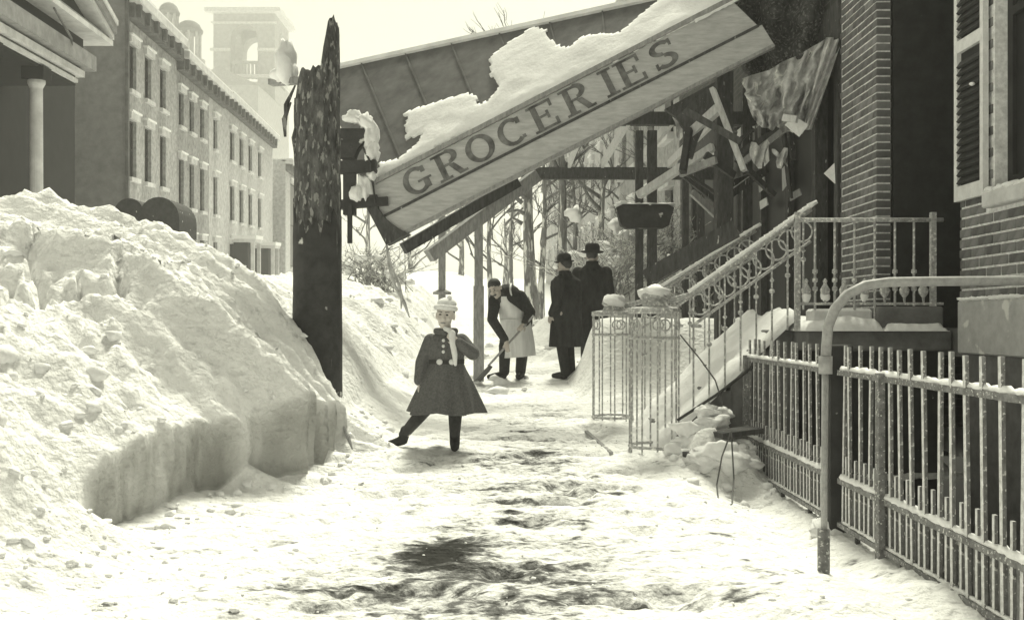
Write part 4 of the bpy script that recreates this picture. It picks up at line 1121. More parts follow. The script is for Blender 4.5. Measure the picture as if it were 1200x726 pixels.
# small white porch and door hoods of the terrace
for s, wd, hgt, m_ in ((51.5, 1.8, .9, 'trim'), (60.2, 2.6, 2.4, 'trim'), (68.5, 2.6, 2.2, 'trim')):
    o = thing('door_porch', {51.5: 'low flat door hood under snow on the second terrace house', 60.2: 'small white pillared porch under snow at the foot of the pale house', 68.5: 'dark porch with snow roof at the far end of the terrace'}[s], 'porch', fl((.8, s, -.3)))
    MB(fl).box(0.01, 1.5, s - wd / 2, s + wd / 2, hgt + .3, hgt + .5).build('roof', 'trim', o)
    MB(fl).box(0.01, 1.55, s - wd / 2 - .05, s + wd / 2 + .05, hgt + .5, hgt + .72).build('snow_cap', 'snow', o)
    for k in (-1, 1): MB(fl).box(1.2, 1.42, s + k * (wd / 2 - .15) - .11, s + k * (wd / 2 - .15) + .11, -1, hgt + .3).build('pillar', m_, o)
    MB(fl).box(0.01, 1.0, s - wd / 2 + .2, s + wd / 2 - .2, -1, hgt + .29).build('doorway', 'portico', o)

# temple-fronted house with dark portico at the left
def portico_house():
    f = left_f(-9)
    t = thing('portico_house', 'temple-fronted house with dark columned portico and pediment at the left edge', 'house', f((0, 22, -.3)))
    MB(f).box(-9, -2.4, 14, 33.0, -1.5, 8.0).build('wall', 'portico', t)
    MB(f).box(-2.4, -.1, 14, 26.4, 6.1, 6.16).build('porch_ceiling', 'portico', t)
    for s in (24.05, 21.2, 18.4):
        r = .17 if s < 25.9 else .12
        c = MB(f); c.lathe([(r * 1.4, -.8), (r * 1.4, -.55), (r, -.5), (r * .88, 5.6), (r * 1.25, 5.72), (r * 1.25, 5.8)], (-.25, s, 0), 18); c.build('column', 'trim' if s < 25.9 else 'portico', t, sm=False)
        MB(f).box(-.52, .02, s - .26, s + .26, 5.8, 6.12).build('capital', 'portico', t)
    MB(f).box(-2.4, -.0, 14, 26.3, 6.16, 6.26).build('architrave', 'trim', t)
    MB(f).box(-2.4, -.06, 14, 26.25, 6.26, 6.34).build('fillet', 'cornice', t)
    MB(f).box(-2.4, .12, 14, 26.5, 6.34, 6.50).build('architrave', 'trim', t)
    MB(f).box(-2.4, .02, 14, 26.4, 6.50, 6.58).build('fillet', 'cornice', t)
    MB(f).box(-2.4, .30, 14, 26.9, 6.58, 6.98).build('frieze', 'slate', t)
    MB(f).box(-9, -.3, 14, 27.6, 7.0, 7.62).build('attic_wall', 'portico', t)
    MB(f).box(-9, .30, 12, 28.4, 7.62, 7.76).build('cornice', 'trim', t); MB(f).box(-9, .22, 12, 28.3, 7.76, 7.86).build('fillet', 'slate', t)
    b = MB(f); a = [(-.1, 28.0, 7.86), (-.1, 13.0, 7.86), (-.1, 20.5, 10.1)]
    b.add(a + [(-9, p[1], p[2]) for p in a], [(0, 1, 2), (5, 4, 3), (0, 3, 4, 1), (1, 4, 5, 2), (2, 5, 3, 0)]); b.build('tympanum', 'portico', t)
    for k, (za, dd, m_) in enumerate(((.0, .30, 'trim'), (.16, .38, 'slate'), (.42, .42, 'trim'))):
        b = MB(f); h = .15 if k != 1 else .25
        for sa, sb in ((28.5, 20.5), (12.5, 20.5)):
            z0, z1 = 7.86 + za - .05, 10.2 + za
            b.add([(-9, sa, z0), (dd, sa, z0), (dd, sb, z1), (-9, sb, z1), (-9, sa, z0 + h), (dd, sa, z0 + h), (dd, sb, z1 + h), (-9, sb, z1 + h)],
                  [(0, 3, 2, 1), (4, 5, 6, 7), (0, 1, 5, 4), (1, 2, 6, 5), (2, 3, 7, 6), (3, 0, 4, 7)])
        b.build('raking_cornice', m_, t)
    b = MB(f)
    b.tube([(.1, 25.6, 6.6), (.35, 24.8, 7.0), (.42, 23.4, 7.4)], .03, 5); b.build('gutter_rope', 'cornice', t)
portico_house()

# right-hand row beyond the grocery store
G_R = 'houses down the right side of the street'
fr = right_f(3.6)
for k, (a, c, zt, lab) in enumerate(((21, 33, 9.0, 'nearest grey house beyond the store, seen under the awning beam'), (33, 50, 9.6, 'second grey house beyond the store on the right side'), (50, 72, 10.2, 'third grey house beyond the store, paler in the haze'), (72, 105, 10.5, 'last hazy house on the right side of the street'))):
    n = 4 if c - a < 20 else 5
    row_house(lab, fr, -1, a, c, zt, W2([a + (i + .5) * (c - a) / n for i in range(n)], 1.2, ((7.2, 8.6), (4.4, 6.2), (1.2, 3.2))), ('facade', 'facade_c', 'facade', 'facade_c')[k], G_R, 0, deep=8)

# ------------------------------------------------------------------ carriages beyond the bank
def carriage(px, py, Y, k, lab):
    c = P(px, py, Y)
    z0 = .055 * (Y - 4.2) + .4
    t = thing('carriage', lab, 'carriage', (c.x, Y, z0), 'hooded carriages in the street')
    b = MB(); n = 12
    w_, l = 1.15 * k, 1.5 * k
    prof = [(-w_ / 2, 0)] + [(w_ / 2 * math.cos(math.pi - a * math.pi / n), .45 * k + .62 * k * math.sin(a * math.pi / n)) for a in range(n + 1)] + [(w_ / 2, 0)]
    zb_ = c.z - .55 * k
    q = [Vector((c.x + x, Y - l / 2, zb_ + z)) for x, z in prof]; m = len(q)
    b.add(q + [p + Vector((0, l, 0)) for p in q], [tuple(range(m)), tuple(range(2 * m - 1, m - 1, -1))] + [(i, (i + 1) % m, (i + 1) % m + m, i + m) for i in range(m)])
    b.build('hood', 'tar', t)
    MB().box(c.x - w_ * .45, c.x + w_ * .45, Y - l * .6, Y + l * .6, zb_ - .5 * k, zb_ - .01).build('body', 'timber_dark', t)
    for sx in (-1, 1):
        for sy in (-1, 1):
            cc = Vector((c.x + sx * w_ * .56, Y + sy * l * .45, z0 + .45))
            MB().tube([cc + Vector((0, .45 * math.cos(a * math.pi / 10), .45 * math.sin(a * math.pi / 10))) for a in range(21)], .03, 5).build('wheel', 'timber_dark', t)
carriage(197, 256, 28, 1.0, 'larger dark hooded carriage half hidden by the snow bank')
carriage(160, 251, 30, .8, 'smaller dark hooded carriage partly behind the crest of the snow bank')

# ------------------------------------------------------------------ church tower and cupola, far and hazy
def arch_pts(x0, x1, z0, z1, n=12):
    r = (x1 - x0) / 2; c = (x0 + x1) / 2
    return [(x0, z0)] + [(c - r * math.cos(i * math.pi / n), z1 - r + r * math.sin(i * math.pi / n)) for i in range(n + 1)] + [(x1, z0)]
def tower():
    Y = 260; cx = (286 - 600) * Y / F; k = Y / F
    Z = lambda py: CAMZ - (py - 378) * k
    hw = 36 * k
    t = thing('church_tower', 'far square church tower with open arched belfry rising above the roofs', 'church', (cx, Y + hw, 8))
    MB().box(cx - hw, cx + hw, Y, Y + 2 * hw, 7, Z(96)).build('shaft', 'tower', t)
    ow = 16 * k
    zt = Z(14); zb_ = Z(96)
    b = MB()
    for sx in (-1, 1):
        for sy in (0, 1):
            x0 = cx + sx * hw if sx < 0 else cx + ow; y0 = Y if sy == 0 else Y + hw + ow
            b.box(x0, x0 + hw - ow, y0, y0 + hw - ow, zb_, zt)
    b.build('corner_pier', 'tower', t)
    ar = arch_pts(-ow, ow, zb_, Z(29), 14)[1:-1]
    for face in range(4):     # spandrels above the arches
        vs = []; L = hw - ow
        pts2 = ar + [(ow, zt), (-ow, zt)]
        m = len(pts2)
        for dd in (0, L):
            for x, z in pts2:
                if face == 0: vs.append((cx + x, Y + dd, z))
                elif face == 1: vs.append((cx + x, Y + 2 * hw - dd, z))
                elif face == 2: vs.append((cx - hw + dd, Y + hw + x, z))
                else: vs.append((cx + hw - dd, Y + hw + x, z))
        b = MB(); b.add(vs, [tuple(range(m)), tuple(range(2 * m - 1, m - 1, -1))] + [(i, (i + 1) % m, (i + 1) % m + m, i + m) for i in range(m)])
        b.build('arch', 'tower', t)
    for py, h, o in ((16, 5, 1.8), (28, 2, .5), (60, 3, .7), (92, 4, 1.0)):
        b = MB(); e = o
        b.box(cx - hw - e, cx + hw + e, Y - e, Y - .002, Z(py), Z(py) + h * k); b.box(cx + hw + .002, cx + hw + e, Y, Y + 2 * hw, Z(py), Z(py) + h * k) if py in (16, 92) else None
        if py == 60: b = MB(); b.box(cx - hw - e, cx - ow, Y - e, Y - .002, Z(py), Z(py) + h * k); b.box(cx + ow, cx + hw + e, Y - e, Y - .002, Z(py), Z(py) + h * k)
        b.build('string_course', 'trim', t)
    for i in range(7):
        x = cx - ow + (i + .5) * 2 * ow / 7
        MB().box(x - .3, x + .3, Y + .5, Y + 1.0, Z(92), Z(74)).build('baluster', 'tower', t)
    MB().box(cx - ow, cx + ow, Y + .3, Y + 1.2, Z(74), Z(71)).build('balustrade_rail', 'tower', t)
    b = MB(); b.add([(cx - hw, Y, zt), (cx + hw, Y, zt), (cx + hw, Y + 2 * hw, zt), (cx - hw, Y + 2 * hw, zt), (cx, Y + hw, zt + .8)], [(0, 1, 4), (1, 2, 4), (2, 3, 4), (3, 0, 4), (3, 2, 1, 0)]); b.build('roof', 'slate', t)
    # nave roof in front
    b = MB(); a = [(cx - 9, Y - 24, Z(112) - 3), (cx + 10, Y - 24, Z(112) - 3), (cx + .5, Y - 24, Z(92) - 3)]
    o = b.add(a + [(p[0], Y - .1, p[2]) for p in a], [(0, 1, 2), (5, 4, 3), (0, 3, 4, 1), (1, 4, 5, 2), (2, 5, 3, 0)]).build('nave_roof', 'slate', t)
    MB().box(cx - 8.9, cx + 9.9, Y - 23.9, Y - .1, 7, Z(112) - 3).build('nave_wall', 'tower', t)
    # cupola lantern
    Y = 190; k = Y / F
    Z = lambda py: CAMZ - (py - 378) * k
    for j, (cxp, ptop, pw, lab) in enumerate(((222, 25, 15, 'far round roof cupola with open columns and dark dome left of the church tower'), (198, 4, 12, 'taller far cupola dome showing just above the terrace roof'))):
        cx = (cxp - 600) * k; r = pw * k
        t = thing('cupola', lab, 'cupola', (cx, Y, 7), 'far cupolas')
        MB().lathe([(r * 1.15, 7 - Z(ptop + 60)), (r * 1.15, 0), (r * 1.2, .1), (r * 1.2, .4), (r * .9, .5)], (cx, Y, Z(ptop + 48)), 16).build('drum', 'tower', t)
        for i in range(8):
            th = 2 * math.pi * (i + .3) / 8; x, y = cx + r * .8 * math.cos(th), Y + r * .8 * math.sin(th)
            MB().tube([(x, y, Z(ptop + 45)), (x, y, Z(ptop + 12))], .26, 6).build('column', 'tower', t)
        MB().lathe([(r * .35, 0), (r * .35, Z(ptop + 12) - Z(ptop + 45))], (cx, Y, Z(ptop + 45)), 8).build('core', 'tower', t)
        MB().lathe([(r * .98, 0), (r * 1.05, .5), (r * .95, .8), (r * .8, 1.6), (r * .45, 2.2), (.08, 2.5)], (cx, Y, Z(ptop + 14)), 16).build('dome', 'cornice', t, sm=True)
tower()

# ------------------------------------------------------------------ bare trees
def bare_tree(name, label, px, Y, r, h, seed, group='bare street trees', fork=.55, lean=0, snowy=True, spread=1.0, nb=7):
    rnd = random.Random(seed)
    x = (px - 600) * Y / F; z0 = .055 * (Y - 4.2) - .2
    t = thing(name, label, 'tree', (x, Y, z0), group)
    pts = []; rad = []
    for i in range(9):
        q = i / 8; pts.append(Vector((x + lean * q + .06 * math.sin(seed + q * 5), Y + .06 * math.cos(seed * 2 + q * 4), z0 + h * q))); rad.append(r * (1.25 - .25 * min(1, q * 4)) * (1 - .72 * q))
    MB().tube(pts, rad, 12).build('trunk', 'bark_snow', t, sm=True)
    b = MB()
    def grow(p, d, l, rr, dep):
        mid = p + d * l * .5 + Vector((rnd.uniform(-.1, .1), rnd.uniform(-.1, .1), rnd.uniform(-.05, .1))) * l
        e = p + d * l + Vector((0, 0, .1 * l))
        b.tube([p, mid, e], [rr, rr * .8, rr * .55], 5 if dep < 2 else 4)
        if dep >= 4: return
        for k in range(rnd.choice([2, 3])):
            nd = (d + Vector((rnd.uniform(-1, 1), rnd.uniform(-1, 1), rnd.uniform(-.3, .7))) * .75).normalized()
            grow(p.lerp(e, rnd.uniform(.5, 1)), nd, l * rnd.uniform(.55, .8), rr * .55, dep + 1)
    for k in range(nb):
        q = fork + (1 - fork) * k / nb; p = pts[min(7, int(q * 8))].lerp(pts[min(8, int(q * 8) + 1)], q * 8 % 1)
        th = rnd.uniform(0, 6.28)
        d = Vector((math.cos(th) * spread, math.sin(th) * spread, rnd.uniform(.4, .9))).normalized()
        grow(p, d, h * .22 * rnd.uniform(.7, 1.2), r * .35, 0)
    b.build('crown', 'bark', t, sm=True)
    return t
t1 = bare_tree('bare_tree', 'bare tree with snowy left branches, left of the pair behind the two men', 622, 21, .17, 5.6, 2, fork=.66)
b = MB()
for a, c, e in (((612, 238), (598, 226), (584, 215)), ((616, 232), (604, 222), (596, 210)), ((612, 262), (600, 255), (592, 262)), ((614, 250), (606, 246), (588, 250))):
    b.tube([P(*a, 20.85), P(*c, 20.8), P(*e, 20.7)], [.05, .035, .015], 6)
b.build('low_branch', 'bark_snow', t1, sm=True)
bare_tree('bare_tree', 'dark bare trunk right of the pair, above the dark-coated men', 656, 19, .14, 5.0, 5, fork=.68)
bare_tree('bare_tree', 'lone bare grey trunk left of the hanging dark board', 707, 24, .16, 4.0, 8, fork=.7, nb=4)
bare_tree('bare_tree', 'hazy bare tree in the distance between the two prop posts', 540, 58, .2, 7, 12, fork=.3, group='far bare trees')
bare_tree('bare_tree', 'hazy bare tree in the distance right of the broken pole', 432, 62, .22, 7.5, 15, fork=.3, group='far bare trees')
bare_tree('bare_tree', 'farthest hazy bare tree above the shoveller', 592, 75, .2, 5.5, 18, fork=.3, group='far bare trees')

for i, (px, Y, r, h, fk, lab) in enumerate([(575, 30, .10, 5.2, .3, 'thin bare tree just right of the tall prop post'), (600, 36, .12, 6.0, .25, 'bare tree with low forks behind the pair of trunks'), (636, 27, .11, 5.0, .35, 'slim bare tree between the two dark trunks'), (672, 31, .11, 5.2, .25, 'slim bare tree right of the two dark trunks'), (728, 33, .12, 5.4, .2, 'bare tree behind the hanging dark board'), (480, 40, .12, 5.5, .2, 'hazy bare tree left of the short prop post'), (800, 26, .1, 4.6, .2, 'slim bare tree seen through the timber frame on the right')]):
    bare_tree('bare_tree', lab, px, Y, r, h, 40 + i, fork=fk, nb=9)
def bush(px, py, Y, w, h, seed, lab):
    rnd = random.Random(seed); c = P(px, py, Y); z = hz(c.x, Y) if Y < 25 else .055 * (Y - 4.2)
    t = thing('bush', lab, 'bush', (c.x, Y, z), 'bare frosty bushes')
    b = MB()
    for k in range(90):
        a = Vector((c.x + rnd.gauss(0, w * .2), Y + rnd.gauss(0, w * .2), z - .05)); e = Vector((c.x + rnd.gauss(0, w * .45), Y + rnd.gauss(0, w * .4), z + h * rnd.uniform(.4, 1.05)))
        m = a.lerp(e, .5) + Vector((rnd.uniform(-.1, .1), rnd.uniform(-.1, .1), .1)) * w
        b.tube([a, m, e], [.014, .010, .004], 3)
        for q in range(3):
            s0 = m.lerp(e, rnd.random()); b.tube([s0, s0 + Vector((rnd.uniform(-.25, .25), rnd.uniform(-.25, .25), rnd.uniform(.0, .3))) * w], [.007, .003], 3)
    b.build('twigs', 'twig', t)
    b = MB()
    for k in range(16):
        rough_lump(b, (c.x + rnd.gauss(0, w * .35), Y + rnd.gauss(0, w * .3), z + h * rnd.uniform(.2, .85)), (w * rnd.uniform(.05, .12), w * .08, w * rnd.uniform(.03, .07)), seed * 40 + k, .6, 10, 7)
    stuff(b.build('snow_tuft', 'snow', t, sm=True))
bush(712, 335, 17.5, 1.5, 1.2, 1, 'frosty twiggy bush above the right-hand dark-coated man')
bush(765, 335, 18.5, 1.6, 1.3, 2, 'frosty twiggy bush below the hanging dark board')
bush(818, 330, 17, 1.3, 1.2, 3, 'frosty twiggy bush seen behind the far stoop railing')
bush(440, 335, 19, 1.2, .7, 4, 'frosty twiggy bush on the bank right of the broken pole')

rnd = random.Random(21)
for i in range(34):      # tangle of broken slats under the high end of the awning
    px, py = rnd.uniform(765, 965), rnd.uniform(120, 235); Y = rnd.uniform(10.6, 12.4)
    a = rnd.choice([rnd.uniform(.3, .8), rnd.uniform(1.2, 1.9), rnd.uniform(-.9, -.5)]); l = rnd.uniform(40, 110)
    p0 = P(px, py, Y); p1 = P(px + l * math.cos(a), py - l * math.sin(a), Y + rnd.uniform(-.5, .5))
    if p0.x > 3.3 or p1.x > 3.3: continue
    MB().beam(p0, p1, rnd.uniform(.03, .07), rnd.uniform(.03, .09)).build('broken_slat', rnd.choice(['timber_dark', 'timber_dark', 'timber_dark', 'timber_dark', 'tar', 'timber']), aw)
for i, (px, py, Y, w, h) in enumerate([(890, 170, 10.7, .20, .22), (915, 178, 10.6, .16, .14), (800, 140, 11.5, .22, .2)]):
    b = MB(); vs = []
    for u_ in range(8):
        for v_ in range(8):
            c = P(px, py, Y); vs.append((c.x + w * (u_ / 7 - .5) * (1 - .3 * v_ / 7), c.y + .07 * math.sin(u_ * 1.7 + v_ * .6 + i), c.z - h * v_ / 7 + .05 * math.sin(u_ * 1.3 + i)))
    fs = [(p * 8 + q, (p + 1) * 8 + q, (p + 1) * 8 + q + 1, p * 8 + q + 1) for p in range(7) for q in range(7)]
    b.add(vs + [(x, y + .008, z) for x, y, z in vs], fs + [tuple(64 + k for k in reversed(f)) for f in fs])
    b.build('hanging_tatter', 'canvas', aw, sm=True)

# ------------------------------------------------------------------ people
def hand(mb, wrist, d, nrm, k=1.0, curl=.5, side=1):
    """palm, four unequal bent fingers and a thumb, to be fused with the arm"""
    d = Vector(d).normalized(); nrm = Vector(nrm); nrm = (nrm - d * nrm.dot(d)).normalized(); sd = d.cross(nrm) * side
    w = Vector(wrist)
    pc = w + d * .045 * k
    rot = Matrix((sd, nrm, d)).transposed()
    mb.ell(pc, (.040 * k, .018 * k, .052 * k), 10, 8, rot)
    for i, (o, l) in enumerate(((-.028, .062), (-.010, .074), (.010, .070), (.028, .056))):
        p0 = pc + d * .036 * k + sd * o * k
        p1 = p0 + (d * math.cos(curl * .5) - nrm * -math.sin(curl * .5)) * l * .45 * k
        p2 = p1 + (d * math.cos(curl * 1.3) + nrm * math.sin(curl * 1.3)) * l * .32 * k
        p3 = p2 + (d * math.cos(curl * 2.2) + nrm * math.sin(curl * 2.2)) * l * .26 * k
        mb.limb([p0, p1, p2, p3], [.0098 * k, .0092 * k, .0085 * k, .007 * k], 7)
    t0 = pc - d * .02 * k - sd * .034 * k; t1 = t0 + (d * .7 - sd * .7 + nrm * .2) * .034 * k; t2 = t1 + (d * .95 - sd * .1 + nrm * .35) * .03 * k
    mb.limb([t0, t1, t2], [.013 * k, .011 * k, .008 * k], 7)
def head(mb, c, k, yaw=0, pitch=0, roll=0):
    """skull, jaw, nose, ears; faces -Y before rotation"""
    rot = Matrix.Rotation(yaw, 3, 'Z') @ Matrix.Rotation(roll, 3, 'Y') @ Matrix.Rotation(pitch, 3, 'X'); c = Vector(c)
    q = lambda x, y, z: c + rot @ Vector((x * k, y * k, z * k))
    mb.ell(q(0, .012, .028), (.078 * k, .095 * k, .092 * k), 16, 12, rot)
    mb.ell(q(0, -.022, -.045), (.058 * k, .066 * k, .075 * k), 14, 10, rot)
    mb.ell(q(0, -.062, -.098), (.026 * k, .024 * k, .022 * k), 9, 7, rot)
    mb.limb([q(0, -.086, .012), q(0, -.106, -.028)], [.011 * k, .016 * k], 8)
    mb.ell(q(-.013, -.094, -.033), .011 * k, 7, 6, rot); mb.ell(q(.013, -.094, -.033), .011 * k, 7, 6, rot)
    for s in (-1, 1):
        mb.ell(q(s * .03, -.076, .028), (.026 * k, .014 * k, .009 * k), 8, 6, rot)
        mb.ell(q(s * .042, -.062, -.03), (.024 * k, .022 * k, .022 * k), 8, 6, rot)
        mb.ell(q(s * .079, .012, -.012), (.012 * k, .022 * k, .034 * k), 8, 6, rot)
    mb.ell(q(0, -.088, -.062), (.024 * k, .012 * k, .008 * k), 8, 6, rot)
    return q, rot
def face_parts(q, rot, k, t):
    for s in (-1, 1):
        MB().ell(q(s * .031, -.083, .008), (.012 * k, .010 * k, .007 * k), 8, 6, rot).build('eye', 'eye', t, sm=True)
        MB().limb([q(s * .015, -.092, .031), q(s * .048, -.080, .032)], [.0035 * k, .0025 * k], 6).build('eyebrow', 'hair', t, sm=True)
    MB().ell(q(0, -.093, -.063), (.024 * k, .010 * k, .007 * k), 8, 6, rot).build('mouth', 'lips', t, sm=True)

def person(label, px, py, Y, dz=0):
    p = P(px, py, Y); z = hz(p.x, p.y)
    return thing('person', label, 'person', (p.x, Y, max(z, -9) + dz))

# --- the girl
def girl():
    t = person('little girl in belted grey coat and pale cap standing on the walk', 527, 532, 8.0)
    O = wloc(t); L = lambda x, y, z: O + Vector((x, y, z))
    k = .92
    b = MB()
    q, rot = head(b, L(-.035, -.02, 1.095), k, R(-6), R(4), R(4))
    b.limb([L(-.03, .01, .86), L(-.032, 0, 1.02)], [.055, .042], 10)
    b.limb([L(-.03, .03, .52), L(-.03, .02, .75), L(-.03, .02, .86)], [.11, .10, .09], 12)
    # arms
    b.limb([L(-.16, .02, .88), L(-.225, .0, .71), L(-.245, -.03, .54)], [.042, .034, .024], 10)
    hand(b, L(-.245, -.03, .535), (0, -.05, -1), (1, 0, 0), .8, .5, 1)
    b.limb([L(.10, .02, .88), L(.185, -.05, .79), L(.075, -.17, .88)], [.042, .034, .024], 10)
    hand(b, L(.075, -.17, .88), (-.75, -.1, .55), (0, 1, .2), .8, .9, -1)
    # legs
    gl = min(hz(O.x - .44, O.y + .24) - O.z, .06)
    b.limb([L(-.07, .05, .50), L(-.235, .13, .29), L(-.40, .22, gl + .085)], [.075, .052, .036], 10)
    b.limb([L(.03, .02, .50), L(.045, .0, .29), L(.04, .02, .09)], [.075, .052, .036], 10)
    fuse(b, 'body', 'skin_pale', t, .007)
    face_parts(q, rot, k, t)
    # stockings and boots
    b = MB(); b.limb([L(-.10, .09, .46), L(-.235, .13, .29), L(-.40, .22, gl + .095)], [.078, .058, .042], 10); b.limb([L(.03, .02, .46), L(.045, .0, .29), L(.04, .02, .10)], [.078, .058, .042], 10)
    b.build('stockings', 'stocking', t, sm=True)
    for pts, rr in (([L(-.385, .215, gl + .13), L(-.405, .22, gl + .05), L(-.455, .20, gl + .035), L(-.51, .18, gl + .028)], [.045, .042, .038, .026]), ([L(.04, .025, .15), L(.04, .02, .05), L(.045, -.05, .03), L(.045, -.11, .024)], [.045, .043, .038, .028])):
        b = MB(); b.limb(pts, rr, 10); fuse(b, 'boot', 'wool_dark', t, .008)
    # coat: bodice, flared skirt, sleeves
    b = MB()
    b.loft([(L(-.03, .015, .955), .065, .06), (L(-.03, .02, .93), .12, .08), (L(-.03, .02, .89), .165, .10), (L(-.03, .015, .82), .165, .115), (L(-.03, .01, .74), .145, .11), (L(-.03, .01, .71), .142, .11), (L(-.03, .01, .66), .16, .13),
            (L(-.03, .02, .55), .21, .18), (L(-.035, .03, .42), .26, .22), (L(-.04, .03, .30), .30, .255)], 72)
    fz = []
    for (x, y, z) in b.v:      # folds of the skirt
        w = max(0, min(1, (O.z + .70 - z) / .4)); th = math.atan2(y - O.y, x - O.x)
        s = 1 + w * (.09 * math.sin(th * 7 + 1) + .07 * math.sin(th * 11 + .6) + .03 * math.sin(th * 17)); fz.append((O.x - .035 + (x - O.x + .035) * s, O.y + (y - O.y) * s, z - w * .012 * math.sin(th * 4)))
    b.v = fz
    b.limb([L(-.155, .02, .885), L(-.228, .0, .71), L(-.247, -.028, .565)], [.062, .054, .044], 12)
    b.limb([L(.095, .02, .885), L(.19, -.05, .785), L(.085, -.165, .872)], [.062, .056, .044], 12)
    fuse(b, 'coat', 'coat_girl', t, .008, 2)
    b = MB(); b.loft([(L(-.03, .01, .735), .150, .118), (L(-.03, .01, .70), .150, .118)], 26); b.build('belt', 'stocking', t, sm=False)
    for x in (-.075, .025): MB().ell(L(x, -.105, .718), (.026, .012, .024), 10, 7).build('belt_button', 'white_cloth', t, sm=True)
    for z in (.80, .845, .89): MB().ell(L(-.045, -.105 + (z - .8) * .25, z), (.014, .010, .014), 8, 6).build('button', 'white_cloth', t, sm=True)
    b = MB(); b.limb([L(-.105, -.02, .965), L(-.04, -.075, .955), L(.045, -.03, .965)], [.03, .028, .03], 10); b.limb([L(-.105, -.02, .965), L(-.04, .07, .965), L(.045, -.03, .965)], [.03, .03, .03], 10)
    fuse(b, 'collar', 'coat_girl', t, .01)
    b = MB(); b.limb([L(.03, -.17, .945), L(.035, -.185, .87), L(.05, -.17, .78), L(.055, -.15, .70)], [.030, .026, .024, .016], 10); b.limb([L(.03, -.16, .95), L(.0, -.12, .975), L(-.03, -.10, .985)], [.028, .022, .02], 10)
    fuse(b, 'scarf', 'white_cloth', t, .008)
    # hair and cap
    b = MB(); b.ell(q(0, .03, .035), (.083 * k, .090 * k, .092 * k), 14, 10, rot); b.limb([q(0, .07, -.02), q(.0, .08, -.12)], [.05, .03], 8)
    b.build('hair', 'hair', t, sm=True)
    b = MB()
    for i in range(20):
        a = 2 * math.pi * i / 20; b.ell(q(.086 * math.cos(a), .012 + .098 * math.sin(a), .062 - .012 * math.sin(a)), .027 * k, 7, 5)
    fuse(b, 'cap_brim', 'white_cloth', t, .009)
    b = MB(); b.ell(q(.005, .025, .10), (.088 * k, .095 * k, .055 * k), 14, 9, rot); b.ell(q(.03, .0, .155), .022 * k, 8, 6); b.build('cap', 'white_cloth', t, sm=True)
girl()

